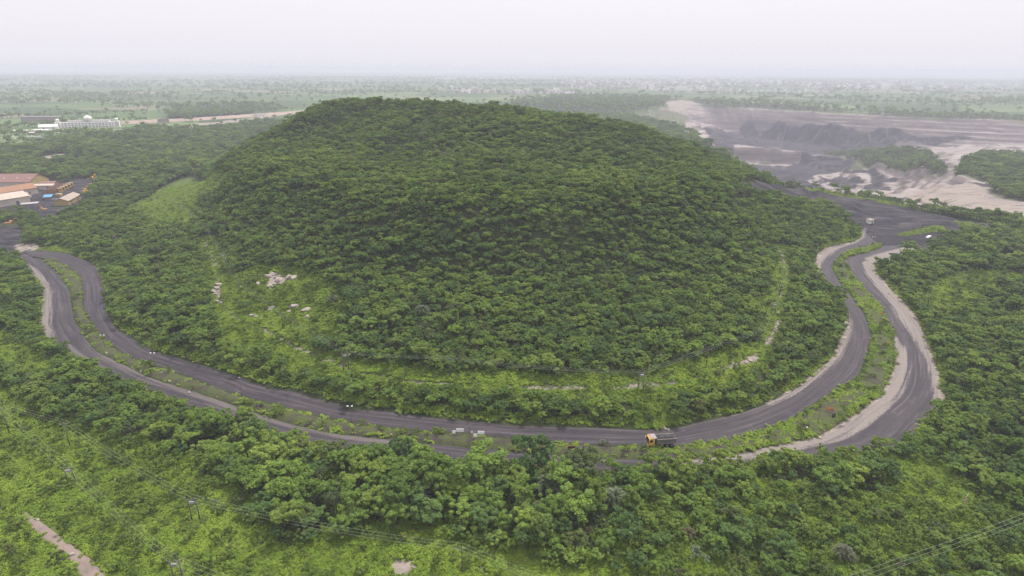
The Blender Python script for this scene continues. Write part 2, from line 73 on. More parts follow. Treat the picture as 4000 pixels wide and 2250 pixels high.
 'pts': [('truck',42.2,143),('board_a',-16.4,146.6),('board_b',-14.7,147),('mirror',-11.3,146.2),('board_c',-10.2,145),('board_d',-8.6,145.8),('sign_orange',98.2,160.2),('sign_b',144.3,208.2),('sign_c',159.8,238.8),('disc',86.6,150.1),('tyre',-149.6,199.5),('stump',98.3,159.9),('car',265.4,368.3),('hut',245.9,401.6),('hut2',315.2,456.8),('signframe',16.8,140.5),('mangle1',-22.4,119.4),('mangle2',9.3,122.5),('mangle3',12.1,117.4),('mangle4',25.3,118.4),('mangle5',72.1,101.4),('snag',108.9,116.9),('palm1',40.3,107.2),('palm2',39.8,100.5),('yellow1',-23.2,106.7),('bright2',241.1,334.2),('yucca',25.8,143.4),('mangle6',-33.6,206.6),('mangle7',-70.8,219.1),('nest',18.1,108.2)],
 'dust': [[(-159.2,204.6),(-135.6,188.7),(-110.7,174.9),(-78.8,159.4),(-39.1,146.1),(-27.4,144.2),(-27.8,142.1),(-43.4,143.8),(-77.2,155.6),(-108.6,171),(-133.6,184.8),(-149.3,195.1)],[(-173.9,210.1),(-153.9,195.1),(-142.4,187.3),(-146,187.3),(-163.3,199.2)],[(148.5,247.2),(143.2,230.7),(132.7,212.9),(113.8,191),(92.3,171.3),(71,158.7),(45.1,149),(45.2,149.7),(71.4,159.9),(92.1,172.9),(113.2,191.7),(130.2,212.1)]],
 'path': [(-172.2,322.3),(-152.6,291.3),(-138.5,265),(-128.7,247),(-124.1,233.4),(-109.4,217.4),(-97.7,208.6),(-79.3,194.9),(-66.5,184.8),(-50.5,175),(-32.7,169.6),(-12,166.9),(12.3,165.9),(34,165.5),(49.1,167.9),(64.1,174.4),(79.4,184.1),(90.2,192.6),(100.4,208.8),(115.1,237.9),(130.8,271),(145.4,308.7)],
}
# ------------------------------------------------------------------ terrain heights
# breaklines of the land (metres) are triangulated and rastered to a 4 m height map
RX0, RX1, RY0, RY1, RS = -900.0, 1700.0, 0.0, 2000.0, 4.0
def smooth_noise(x, y, scale, seed):
    """cheap value noise on arrays, about -1..1"""
    x = np.asarray(x, float) / scale; y = np.asarray(y, float) / scale
    xi = np.floor(x).astype(np.int64); yi = np.floor(y).astype(np.int64)
    fx = x - xi; fy = y - yi
    fx = fx*fx*(3-2*fx); fy = fy*fy*(3-2*fy)
    def h(a, b):
        n = (a*374761393 + b*668265263 + seed*974711) & 0x7fffffff
        n = ((n ^ (n >> 13)) * 1274126177) & 0x7fffffff
        n = n ^ (n >> 16)
        return (n & 0xffff) / 32767.5 - 1.0
    return (h(xi, yi)*(1-fx) + h(xi+1, yi)*fx)*(1-fy) + (h(xi, yi+1)*(1-fx) + h(xi+1, yi+1)*fx)*fy
def fbm(x, y, scale, seed, octaves=4):
    t = 0; a = 1; s = 0
    for k in range(octaves):
        t = t + a*smooth_noise(x, y, scale/2**k, seed+17*k); s += a; a *= .5
    return t / s
def poly_dist(x, y, poly):
    """signed distance to a polygon, positive inside"""
    x = np.asarray(x, float); y = np.asarray(y, float)
    d = np.full(x.shape, 1e18); inside = np.zeros(x.shape, bool)
    n = len(poly)
    for i in range(n):
        ax, ay = poly[i][:2]; bx, by = poly[(i+1) % n][:2]
        ex, ey = bx-ax, by-ay
        L2 = ex*ex+ey*ey + 1e-9
        t = np.clip(((x-ax)*ex+(y-ay)*ey)/L2, 0, 1)
        dd = (x-ax-t*ex)**2+(y-ay-t*ey)**2
        d = np.minimum(d, dd)
        c = ((ay > y) != (by > y))
        if abs(by-ay) > 1e-9:
            inside ^= c & (x < (bx-ax)*(y-ay)/(by-ay)+ax)
    return np.where(inside, 1, -1)*np.sqrt(d)
def soft(x, y, poly, w):
    return np.clip(poly_dist(x, y, poly)/w*.5+.5, 0, 1)
def line_dist(x, y, pts):
    d = np.full(np.shape(x), 1e18)
    for i in range(len(pts)-1):
        ax, ay = pts[i][:2]; bx, by = pts[i+1][:2]
        ex, ey = bx-ax, by-ay
        t = np.clip(((x-ax)*ex+(y-ay)*ey)/(ex*ex+ey*ey+1e-9), 0, 1)
        d = np.minimum(d, (x-ax-t*ex)**2+(y-ay-t*ey)**2)
    return np.sqrt(d)
def build_heightmap(contours):
    from mathutils.geometry import delaunay_2d_cdt
    vs, es, zs = [], [], []
    for c in contours:
        b = len(vs)
        for p in c:
            vs.append(Vector((p[0], p[1]))); zs.append(p[2])
        es += [(b+i, b+i+1) for i in range(len(c)-1)]
    for x in (RX0-50, RX1+50):
        for y in (RY0-50, RY1+50):
            vs.append(Vector((x, y))); zs.append(0.0)
    V, E, Fc, ov, oe, of = delaunay_2d_cdt(vs, es, [], 0, 1e-3)
    Z = []
    for i, v in enumerate(V):
        if ov[i]: Z.append(zs[ov[i][0]])
        else:
            k = min(range(len(vs)), key=lambda q: (vs[q]-v).length_squared); Z.append(zs[k])
    gx = np.arange(RX0, RX1+.1, RS); gy = np.arange(RY0, RY1+.1, RS)
    H = np.zeros((len(gy), len(gx)))
    for f in Fc:
        (x0, y0), (x1, y1), (x2, y2) = [V[k] for k in f[:3]]
        z0, z1, z2 = [Z[k] for k in f[:3]]
        i0 = max(0, int((min(x0, x1, x2)-RX0)/RS)); i1 = min(len(gx)-1, int((max(x0, x1, x2)-RX0)/RS)+1)
        j0 = max(0, int((min(y0, y1, y2)-RY0)/RS)); j1 = min(len(gy)-1, int((max(y0, y1, y2)-RY0)/RS)+1)
        if i1 < i0 or j1 < j0: continue
        X, Y = np.meshgrid(gx[i0:i1+1], gy[j0:j1+1])
        den = (y1-y2)*(x0-x2)+(x2-x1)*(y0-y2)
        if abs(den) < 1e-9: continue
        a = ((y1-y2)*(X-x2)+(x2-x1)*(Y-y2))/den; b = ((y2-y0)*(X-x2)+(x0-x2)*(Y-y2))/den; c = 1-a-b
        m = (a >= -1e-6) & (b >= -1e-6) & (c >= -1e-6)
        H[j0:j1+1, i0:i1+1][m] = (a*z0+b*z1+c*z2)[m]
    def blur(A, n):
        for _ in range(n):
            A = np.pad(A, 1, mode='edge'); A = (A[:-2, 1:-1]+2*A[1:-1, 1:-1]+A[2:, 1:-1])/4
            A = np.pad(A, ((0, 0), (1, 1)), mode='edge'); A = (A[:, :-2]+2*A[:, 1:-1]+A[:, 2:])/4
        return A
    X, Y = np.meshgrid(gx, gy)
    pit = np.clip((np.clip((Y-470)/60, 0, 1))*np.clip((X-180)/60, 0, 1), 0, 1)
    S = blur(H, 3)*(1-pit) + blur(H, 1)*pit
    up = np.clip((S-3)/8, 0, 1)*(1-pit)                              # the dump: gullies and humps
    S = S + up*(fbm(X, Y, 46, 3, 4)*3.6 + fbm(X, Y, 120, 9, 2)*1.4)
    dn = np.clip((-S-3)/10, 0, 1)*pit                                # the pit: broken rock benches
    terr = (np.abs(fbm(X, Y, 60, 21, 4))-.3)*10 + fbm(X, Y, 20, 31, 3)*3.0
    S = S + dn*terr
    q = S/8.0 + .25*fbm(X, Y, 90, 61, 2); step = (np.floor(q)+np.clip((q-np.floor(q))*3.0-1.0, 0, 1)-.25*fbm(X, Y, 90, 61, 2))*8.0             # cut benches
    S = S*(1-.85*dn)+step*.85*dn
    return S
def hsample(x, y):
    x = np.asarray(x, float); y = np.asarray(y, float)
    fx = np.clip((x-RX0)/RS, 0, HM.shape[1]-1.001); fy = np.clip((y-RY0)/RS, 0, HM.shape[0]-1.001)
    i = fx.astype(int); j = fy.astype(int); a = fx-i; b = fy-j
    z = (HM[j, i]*(1-a)+HM[j, i+1]*a)*(1-b)+(HM[j+1, i]*(1-a)+HM[j+1, i+1]*a)*b
    edge = np.clip(np.minimum.reduce([x-RX0, RX1-x, y-RY0, RY1-y])/120, 0, 1)
    return z*edge
def hz(x, y): return float(hsample(np.array([x]), np.array([y]))[0])
HM = build_heightmap(L['contours'])
# ------------------------------------------------------------------ helpers: materials
MATS = {}
def lin(r, g, b): return (r, g, b, 1.0)
class NT:
    def __init__(self, mat):
        self.t = mat.node_tree; self.t.nodes.clear()
    def n(self, ty, **kw):
        k = self.t.nodes.new(ty)
        for a, v in kw.items(): setattr(k, a, v)
        return k
    def put(self, sock, v):
        if isinstance(v, bpy.types.NodeSocket): self.t.links.new(v, sock)
        elif v is not None: sock.default_value = v
    def math(self, op, a, b=0.5, c=None, clamp=False):
        k = self.n('ShaderNodeMath', operation=op, use_clamp=clamp); self.put(k.inputs[0], a); self.put(k.inputs[1], b)
        if c is not None: self.put(k.inputs[2], c)
        return k.outputs[0]
    def mix(self, f, a, b, blend='MIX'):
        k = self.n('ShaderNodeMix', data_type='RGBA', blend_type=blend); self.put(k.inputs[0], f); self.put(k.inputs[6], a); self.put(k.inputs[7], b); return k.outputs[2]
    def noise(self, vec, scale, detail=4, rough=.55, dist=0.0):
        k = self.n('ShaderNodeTexNoise'); self.put(k.inputs['Vector'], vec); k.inputs['Scale'].default_value = scale; k.inputs['Detail'].default_value = detail
        k.inputs['Roughness'].default_value = rough; k.inputs['Distortion'].default_value = dist; return k.outputs[0]
    def attr(self, name, ty='GEOMETRY'):
        k = self.n('ShaderNodeAttribute', attribute_name=name, attribute_type=ty); return k
    def ramp(self, f, a, b):
        """smooth step from a to b"""
        k = self.n('ShaderNodeMapRange', interpolation_type='SMOOTHSTEP'); self.put(k.inputs[0], f); k.inputs[1].default_value = a; k.inputs[2].default_value = b; return k.outputs[0]
    def scalevec(self, vec, s):
        k = self.n('ShaderNodeVectorMath', operation='MULTIPLY'); self.put(k.inputs[0], vec); k.inputs[1].default_value = s; return k.outputs[0]
    def principled(self, col, rough=.8, spec=.2, metal=0.0, normal=None):
        k = self.n('ShaderNodeBsdfPrincipled'); self.put(k.inputs['Base Color'], col); self.put(k.inputs['Roughness'], rough); k.inputs['Specular IOR Level'].default_value = spec; self.put(k.inputs['Metallic'], metal)
        if normal is not None: self.put(k.inputs['Normal'], normal)
        return k.outputs[0]
    def bump(self, h, strength=.5, dist=.1):
        k = self.n('ShaderNodeBump'); k.inputs['Strength'].default_value = strength; k.inputs['Distance'].default_value = dist; self.put(k.inputs['Height'], h); return k.outputs[0]
    def out(self, s, vol=None):
        k = self.n('ShaderNodeOutputMaterial')
        if s is not None: self.t.links.new(s, k.inputs['Surface'])
        if vol is not None: self.t.links.new(vol, k.inputs['Volume'])
def new_mat(name):
    mt = bpy.data.materials.new(name); mt.use_nodes = True; MATS[name] = mt
    return mt, NT(mt)
def plain(name, col, rough=.7, spec=.3, metal=0.0, dirt=.25, scale=1.5, dirtcol=(.12, .10, .09)):
    """painted / plain surface with worn, dusty patches"""
    mt, N = new_mat(name)
    tcn = N.n('ShaderNodeTexCoord'); nz = N.noise(tcn.outputs['Object'], scale, 5, .65); n2 = N.noise(tcn.outputs['Object'], scale*7, 3)
    f = N.math('MULTIPLY', N.ramp(nz, .45, .75), dirt*2, clamp=True)
    c = N.mix(f, lin(*col), lin(*dirtcol)); c = N.mix(.25, c, N.mix(n2, lin(*[q*.7 for q in col]), lin(*[min(1, q*1.15) for q in col])))
    N.out(N.principled(c, rough, spec, metal)); return mt
# ------------------------------------------------------------------ helpers: meshes and objects
def link(o, parent=None):
    COL.objects.link(o)
    if parent is not None: o.parent = parent
    return o
def tag(o, label=None, cat=None, group=None, kind=None):
    if label: o['label'] = label
    if cat: o['category'] = cat
    if group: o['group'] = group
    if kind: o['kind'] = kind
    return o
def empty(name, loc, rz=0.0):
    o = bpy.data.objects.new(name, None); o.location = loc; o.rotation_euler = (0, 0, rz); o.empty_display_size = .5
    return link(o)
def np_mesh(name, verts, faces, mats=(), smooth=False, matidx=None):
    me = bpy.data.meshes.new(name)
    verts = np.asarray(verts, np.float32); faces = np.asarray(faces, np.int32)
    nf, k = faces.shape
    me.vertices.add(len(verts)); me.vertices.foreach_set('co', verts.ravel())
    me.loops.add(nf*k); me.loops.foreach_set('vertex_index', faces.ravel())
    me.polygons.add(nf); me.polygons.foreach_set('loop_start', np.arange(0, nf*k, k, dtype=np.int32)); me.polygons.foreach_set('loop_total', np.full(nf, k, np.int32))
    if smooth: me.polygons.foreach_set('use_smooth', np.ones(nf, bool))
    if matidx is not None: me.polygons.foreach_set('material_index', np.asarray(matidx, np.int32))
    for mt in mats: me.materials.append(mt)
    me.update(calc_edges=True); me.validate()
    return me
def fattr(me, name, vals):
    a = me.attributes.new(name, 'FLOAT', 'POINT'); a.data.foreach_set('value', np.asarray(vals, np.float32))
class MB:
    """collects boxes, prisms, tubes and lathes; build() links them as one mesh object"""
    def __init__(self): self.v = []; self.f = []; self.s = []
    def poly(self, pts, faces, smooth=False):
        b = len(self.v); self.v += [tuple(p) for p in pts]; self.f += [tuple(b+i for i in f) for f in faces]; self.s += [smooth]*len(faces); return self
    def box(self, x0, x1, y0, y1, z0, z1):
        p = [(x0,y0,z0),(x1,y0,z0),(x1,y1,z0),(x0,y1,z0),(x0,y0,z1),(x1,y0,z1),(x1,y1,z1),(x0,y1,z1)]
        return self.poly(p, [(0,3,2,1),(4,5,6,7),(0,1,5,4),(1,2,6,5),(2,3,7,6),(3,0,4,7)])
    def prism(self, prof, y0, y1):
        """profile in x,z swept along y"""
        n = len(prof); p = [(x, y0, z) for x, z in prof]+[(x, y1, z) for x, z in prof]
        return self.poly(p, [tuple(range(n)), tuple(range(2*n-1, n-1, -1))]+[(i, i+n, (i+1) % n+n, (i+1) % n) for i in range(n)])
    def tube(self, pts, radii, n=6, cap=True):
        pts = [Vector(p) for p in pts]
        if not hasattr(radii, '__len__'): radii = [radii]*len(pts)
        rings = []
        for i, p in enumerate(pts):
            d = (pts[min(i+1, len(pts)-1)]-pts[max(i-1, 0)]); d = d.normalized() if d.length > 1e-9 else Vector((0,0,1))
            a = d.cross(Vector((0,0,1)) if abs(d.z) < .95 else Vector((1,0,0))).normalized(); b = d.cross(a)
            rings += [p+(a*math.cos(t)+b*math.sin(t))*radii[i] for t in [2*math.pi*k/n for k in range(n)]]
        fs = []
        for i in range(len(pts)-1):
            fs += [(i*n+k, i*n+(k+1) % n, (i+1)*n+(k+1) % n, (i+1)*n+k) for k in range(n)]
        if cap: fs += [tuple(range(n-1, -1, -1)), tuple(range((len(pts)-1)*n, len(pts)*n))]
        return self.poly(rings, fs, True)
    def lathe(self, prof, c=(0,0,0), n=14):
        v = []; 
        for r, z in prof: v += [(c[0]+r*math.cos(2*math.pi*k/n), c[1]+r*math.sin(2*math.pi*k/n), c[2]+z) for k in range(n)]
        fs = []
        for i in range(len(prof)-1): fs += [(i*n+k, i*n+(k+1) % n, (i+1)*n+(k+1) % n, (i+1)*n+k) for k in range(n)]
        fs += [tuple(range(n-1, -1, -1)), tuple(range((len(prof)-1)*n, len(prof)*n))]
        return self.poly(v, fs, True)
    def wheel(self, c, r, w, n=14):
        """drum lying along y"""
        v = []
        for y, rr in ((-w/2, r*.86), (-w/2*.8, r), (w/2*.8, r), (w/2, r*.86)):
            v += [(c[0]+rr*math.cos(2*math.pi*k/n), c[1]+y, c[2]+rr*math.sin(2*math.pi*k/n)) for k in range(n)]
        fs = []
        for i in range(3): fs += [(i*n+k, (i+1)*n+k, (i+1)*n+(k+1) % n, i*n+(k+1) % n) for k in range(n)]
        fs += [tuple(range(n)), tuple(range(4*n-1, 3*n-1, -1))]
        return self.poly(v, fs, True)
    def mesh(self, name, mat=None):
        me = bpy.data.meshes.new(name); me.from_pydata(self.v, [], self.f)
        me.polygons.foreach_set('use_smooth', self.s)
        if mat: me.materials.append(mat)
        me.update(); return me
    def build(self, name, mat, parent=None, loc=None, rz=0.0):
        o = bpy.data.objects.new(name, self.mesh(name, mat))
        if loc is not None: o.location = loc; o.rotation_euler = (0, 0, rz)
        return link(o, parent)
def copy_tree(o, parent=None):
    c = o.copy(); COL.objects.link(c); c.parent = parent
    for ch in list(o.children): copy_tree(ch, c)
    return c
def resample(pts, n, smooth=True):
    P = np.array([p[:2] for p in pts], float)
    if smooth:                                        # Catmull-Rom through the surveyed points
        Q = np.vstack([2*P[0]-P[1], P, 2*P[-1]-P[-2]]); out = []
        for i in range(1, len(Q)-2):
            t = np.linspace(0, 1, 12, endpoint=False)[:, None]
            a, b, c, d = Q[i-1], Q[i], Q[i+1], Q[i+2]
            out.append(.5*((2*b)+(-a+c)*t+(2*a-5*b+4*c-d)*t**2+(-a+3*b-3*c+d)*t**3))
        P = np.vstack(out+[Q[-2][None]])
    s = np.concatenate([[0], np.cumsum(np.hypot(*np.diff(P, axis=0).T))])
    t = np.linspace(0, s[-1], n)
    return np.stack([np.interp(t, s, P[:, 0]), np.interp(t, s, P[:, 1])], 1)
PT = {p[0]: (p[1], p[2]) for p in L['pts']}
# ------------------------------------------------------------------ road polygons used by everything that grows
RIBBON_INNER = L['inner_hill'] + L['inner_med'][::-1]
RIBBON_OUTER = L['outer_out'] + L['outer_med'][::-1]
MEDIAN = L['inner_med'] + L['outer_med'][::-1]
TRACK = L['track'][0] + L['track'][1][::-1]
def any_soft(x, y, polys, w):
    r = np.zeros(np.shape(x))
    for p in polys:
        bx = [q[0] for q in p]; by = [q[1] for q in p]
        k = (x > min(bx)-w) & (x < max(bx)+w) & (y > min(by)-w) & (y < max(by)+w)
        if k.any(): r[k] = np.maximum(r[k], soft(x[k], y[k], p, w))
    return r
# ------------------------------------------------------------------ ground sheet
def axis(lo, hi, step, far, g=1.13):
    core = list(np.arange(lo, hi+.01, step)); s = step; a = [core[0]]; 
    while a[-1] > -far: s *= g; a.append(a[-1]-s)
    s = step; b = [core[-1]]
    while b[-1] < far: s *= g; b.append(b[-1]+s)
    return np.array(a[::-1][:-1]+core+b[1:])
def axis2(cuts, far, g=1.13):
    """cuts: (lo, hi, step) touching stretches"""
    core = []
    for lo, hi, st in cuts: core += list(np.arange(lo, hi-.01, st))
    core.append(cuts[-1][1])
    s = cuts[0][2]; a = [core[0]]
    while a[-1] > -far: s *= g; a.append(a[-1]-s)
    s = cuts[-1][2]; b = [core[-1]]
    while b[-1] < far: s *= g; b.append(b[-1]+s)
    return np.array(a[::-1][:-1]+core+b[1:])
gx = axis2([(-420, 1240, 3.0)], 42000); gy = axis2([(60, 1560, 3.0)], 42000)
GX, GY = np.meshgrid(gx, gy); fx, fy = GX.ravel(), GY.ravel()
wa_ = np.clip((fy-420)/300, 0, 1)*np.clip((fx-120)/80, 0, 1)*16                      # ragged edges in the mine
wx_, wy_ = fx+wa_*fbm(fx, fy, 55, 201, 4)*1.6, fy+wa_*fbm(fx, fy, 55, 203, 4)*1.6
pit_m = any_soft(wx_, wy_, L['pit'], 16)
coal_m = any_soft(wx_, wy_, L['coal'], 7)
coal_m = coal_m*(1-any_soft(fx, fy, L['island'], 5))
sand_m = any_soft(wx_, wy_, L['sand'], 3.5)
sand_m = np.maximum(sand_m, np.clip(1.05-line_dist(fx, fy, L['path'])/3.2, 0, .54))
green_m = any_soft(wx_, wy_, L['green_pit']+L['island'], 10)
bright_m = any_soft(fx, fy, L['bright'], 8); scrub_m = any_soft(fx, fy, L['scrub'], 10)
forest_m = any_soft(fx, fy, L['forest'], 30)
gz = hsample(fx, fy)
far_roll = np.clip((np.hypot(fx, fy)-1700)/2000, 0, 1)
gz = gz + np.where(np.abs(gz) < .2, 1, 0)*far_roll*fbm(fx, fy, 900, 5, 2)*2.0
cy_ = coal_m*(pit_m < .3)*(fy > 380)*(fx > 100)                              # coal heaps tipped in the yard
gz = gz + np.clip(cy_*2-1, 0, 1)*np.clip(fbm(fx, fy, 26, 41, 3)+.15, 0, 1)*np.clip(1-np.abs(fy-475)/85, 0, 1)*13
G2 = gz.reshape(GX.shape); steep_m = np.hypot(np.gradient(G2, gx, axis=1), np.gradient(G2, gy, axis=0)).ravel()
nx_, ny_ = len(gx), len(gy)
idx = np.arange(nx_*ny_).reshape(ny_, nx_)
quads = np.stack([idx[:-1, :-1], idx[:-1, 1:], idx[1:, 1:], idx[1:, :-1]], -1).reshape(-1, 4)
gme = np_mesh('ground', np.stack([fx, fy, gz], 1), quads, smooth=True)
for nm_, a_ in (('pit', pit_m*(1-.0)), ('coal', coal_m), ('sand', sand_m), ('green', green_m), ('bright', np.maximum(bright_m, .75*scrub_m)), ('forest', forest_m), ('steep', steep_m)): fattr(gme, nm_, a_)
mt, N = new_mat('ground')
geo = N.n('ShaderNodeNewGeometry'); pos = geo.outputs['Position']
n1 = N.noise(pos, .012, 5); n2 = N.noise(pos, .09, 6, .6); n3 = N.noise(pos, .7, 5, .65); n4 = N.noise(pos, 3.1, 3)
def edge(attr, k=.8, w=.12):
    a = N.attr(attr).outputs['Fac']
    nn = N.math('MULTIPLY_ADD', N.math('ADD', N.math('MULTIPLY', n3, .55), N.math('MULTIPLY', n2, .45)), k, -k*.5)
    return N.ramp(N.math('ADD', a, nn), .5-w, .5+w)
# fields of the plain: long plots
vo = N.n('ShaderNodeTexVoronoi', feature='F1'); N.put(vo.inputs['Vector'], N.scalevec(pos, (.0042, .0068, 0))); vo.inputs['Scale'].default_value = 1.0
sepc = N.n('ShaderNodeSeparateColor'); N.t.links.new(vo.outputs['Color'], sepc.inputs[0])
fcol = N.mix(sepc.outputs[0], lin(.060, .105, .030), lin(.100, .150, .050))
fcol = N.mix(N.ramp(sepc.outputs[1], .80, .86), fcol, lin(.16, .15, .085)); fcol = N.mix(N.ramp(sepc.outputs[2], .62, .7), fcol, lin(.040, .070, .024))
fcol = N.mix(N.math('MULTIPLY', N.ramp(n1, .45, .7), .5), fcol, lin(.040, .062, .026))
woods = N.mix(N.ramp(n2, .35, .7), lin(.022, .032, .012), lin(.042, .054, .020)); woods = N.mix(N.math('MULTIPLY', N.ramp(n3, .5, .75), .45), woods, lin(.090, .072, .045))
col = N.mix(N.attr('forest').outputs['Fac'], fcol, woods)
weeds = N.mix(n3, lin(.050, .082, .018), lin(.092, .122, .030)); weeds = N.mix(N.math('MULTIPLY', N.ramp(n2, .55, .8), .5), weeds, lin(.13, .12, .05))
col = N.mix(edge('bright', .5, .25), col, weeds)
# the pit: pinkish overburden with strata, gullies, dark carbonaceous rock
strz = N.n('ShaderNodeSeparateXYZ'); N.t.links.new(pos, strz.inputs[0])
strata = N.noise(N.scalevec(pos, (.008, .008, .16)), 1.0, 6, .7, .5); strata = N.ramp(strata, .30, .70); gully = N.noise(N.scalevec(pos, (.055, .030, .012)), 1.0, 6, .68, 1.2)
tan = N.mix(strata, lin(.090, .078, .080), lin(.265, .222, .205)); tan = N.mix(N.math('MULTIPLY', N.ramp(gully, .50, .66), .75), tan, lin(.105, .09, .088)); tan = N.mix(N.math('MULTIPLY', N.ramp(n3, .6, .8), .4), tan, lin(.36, .30, .27))
tan = N.mix(N.math('MULTIPLY', N.ramp(n1, .5, .66), .45), tan, lin(.105, .115, .07))
stp = N.attr('steep').outputs['Fac']; stn = N.math('ADD', stp, N.math('MULTIPLY_ADD', gully, .5, -.25)); tan = N.mix(N.math('MULTIPLY', N.ramp(stn, .30, .75), .8), tan, N.mix(strata, lin(.065, .055, .058), lin(.155, .125, .115))); tan = N.mix(N.math('MULTIPLY', N.ramp(stn, .16, .04), .5), tan, lin(.31, .270, .25))
col = N.mix(edge('pit', .4, .2), col, tan)
col = N.mix(N.math('MULTIPLY', edge('green', .9, .2), .85), col, N.mix(n3, lin(.045, .065, .022), lin(.10, .115, .05)))
streak = N.noise(N.scalevec(pos, (.035, .20, .0)), 1.0, 5, .62, .9)
coal = N.mix(N.ramp(n2, .3, .75), lin(.014, .013, .018), lin(.038, .034, .040)); coal = N.mix(N.math('MULTIPLY', N.math('MULTIPLY', N.ramp(gully, .56, .68), N.attr('pit').outputs['Fac']), .8), coal, lin(.19, .16, .145)); coal = N.mix(N.math('MULTIPLY', N.ramp(streak, .48, .66), .7), coal, lin(.085, .074, .078)); coal = N.mix(N.math('MULTIPLY', N.ramp(streak, .62, .74), .6), coal, lin(.19, .165, .155)); coal = N.mix(N.math('MULTIPLY', N.ramp(n4, .62, .72), .35), coal, lin(.16, .15, .15))
col = N.mix(edge('coal', .75, .12), col, coal)
sand = N.mix(n3, lin(.155, .128, .112), lin(.33, .28, .245)); sand = N.mix(N.math('MULTIPLY', N.ramp(streak, .46, .66), .75), sand, lin(.10, .085, .082)); sand = N.mix(N.math('MULTIPLY', N.ramp(n2, .5, .7), .45), sand, lin(.12, .11, .08))
col = N.mix(edge('sand', .9, .10), col, sand)
bmp = N.bump(N.math('ADD', n3, N.math('MULTIPLY', n4, .4)), .7, .5)
N.out(N.principled(col, .95, .1, normal=bmp))
gme.materials.append(mt)
ground = link(bpy.data.objects.new('ground', gme)); tag(ground, kind='structure')

# ------------------------------------------------------------------ the two carriageways: dusty coal-stained ribbons
def ribbon(name, a, b, n, k, z, mat, wob=.5, seed=0):
    A = resample(a, n); B = resample(b, n)
    t = np.linspace(0, 1, k)[None, :, None]
    P = A[:, None, :]*(1-t)+B[:, None, :]*t
    s = np.concatenate([[0], np.cumsum(np.hypot(*np.diff((A+B)/2, axis=0).T))])
    w = np.hypot(*(B-A).T)
    e = (B-A)/np.maximum(w, .1)[:, None]
    for side, sg in ((0, -1), (k-1, 1)):
        q = P[:, side]; dn = fbm(q[:, 0], q[:, 1], 5, seed+side, 3)*wob
        P[:, side] += e*(sg*dn)[:, None]
    x, y = P[..., 0].ravel(), P[..., 1].ravel()
    cross = np.tile(np.linspace(0, 1, k), n)
    zz = z + .10*fbm(x, y, 7, seed+5, 3) + .10*np.sin(cross*math.pi) - .18*(np.abs(cross-.5) > .49) + .12
    zz = zz + np.maximum(hsample(x, y), 0)*.9
    ii = np.arange(n*k).reshape(n, k)
    fq = np.stack([ii[:-1, :-1], ii[:-1, 1:], ii[1:, 1:], ii[1:, :-1]], -1).reshape(-1, 4)
    me = np_mesh(name, np.stack([x, y, zz], 1), fq, [mat], smooth=True)
    fattr(me, 'along', np.repeat(s, k)); fattr(me, 'across', cross*np.repeat(w, k)); fattr(me, 'cross', cross)
    fattr(me, 'sand', any_soft(x, y, L['sand'], 2.2)); fattr(me, 'dust', any_soft(x, y, L['dust'], 2.0))
    return tag(link(bpy.data.objects.new(name, me)), kind='structure')
mt, N = new_mat('coal_road')
al, ac, cr_ = N.attr('along').outputs['Fac'], N.attr('across').outputs['Fac'], N.attr('cross').outputs['Fac']
cmb = N.n('ShaderNodeCombineXYZ'); N.put(cmb.inputs[0], N.math('MULTIPLY', al, .035)); N.put(cmb.inputs[1], N.math('MULTIPLY', ac, .9)); lanes = N.noise(cmb.outputs[0], 1.0, 6, .62, .35)
cmb2 = N.n('ShaderNodeCombineXYZ'); N.put(cmb2.inputs[0], N.math('MULTIPLY', al, .02)); N.put(cmb2.inputs[1], N.math('MULTIPLY', ac, .35)); broad = N.noise(cmb2.outputs[0], 1.0, 4, .5, .5)
geo = N.n('ShaderNodeNewGeometry'); pos = geo.outputs['Position']
p1 = N.noise(pos, .16, 5, .6); p2 = N.noise(pos, 1.4, 5, .7); p3 = N.noise(pos, 6.0, 3)
c = N.mix(N.ramp(broad, .3, .7), lin(.022, .018, .024), lin(.042, .035, .041))
c = N.mix(N.math('MULTIPLY', N.ramp(lanes, .50, .66), .75), c, lin(.085, .071, .074))
c = N.mix(N.math('MULTIPLY', N.ramp(lanes, .46, .32), .75), c, lin(.026, .023, .028))
c = N.mix(N.math('MULTIPLY', N.ramp(p1, .55, .75), .35), c, lin(.062, .051, .052))
c = N.mix(N.math('MULTIPLY', N.ramp(p2, .56, .70), .45), c, lin(.095, .080, .076)); c = N.mix(N.math('MULTIPLY', N.ramp(N.math('ADD', N.math('MULTIPLY', p1, .6), N.math('MULTIPLY', p2, .4)), .44, .36), .6), c, lin(.014, .012, .016))
# worn verges
side = N.math('MULTIPLY', N.math('ABSOLUTE', N.math('SUBTRACT', cr_, .5)), 2.0)
c = N.mix(N.math('MULTIPLY', N.ramp(N.math('ADD', side, N.math('MULTIPLY_ADD', p2, .4, -.2)), .86, 1.0), .7), c, N.mix(p2, lin(.035, .029, .030), lin(.11, .09, .082)))
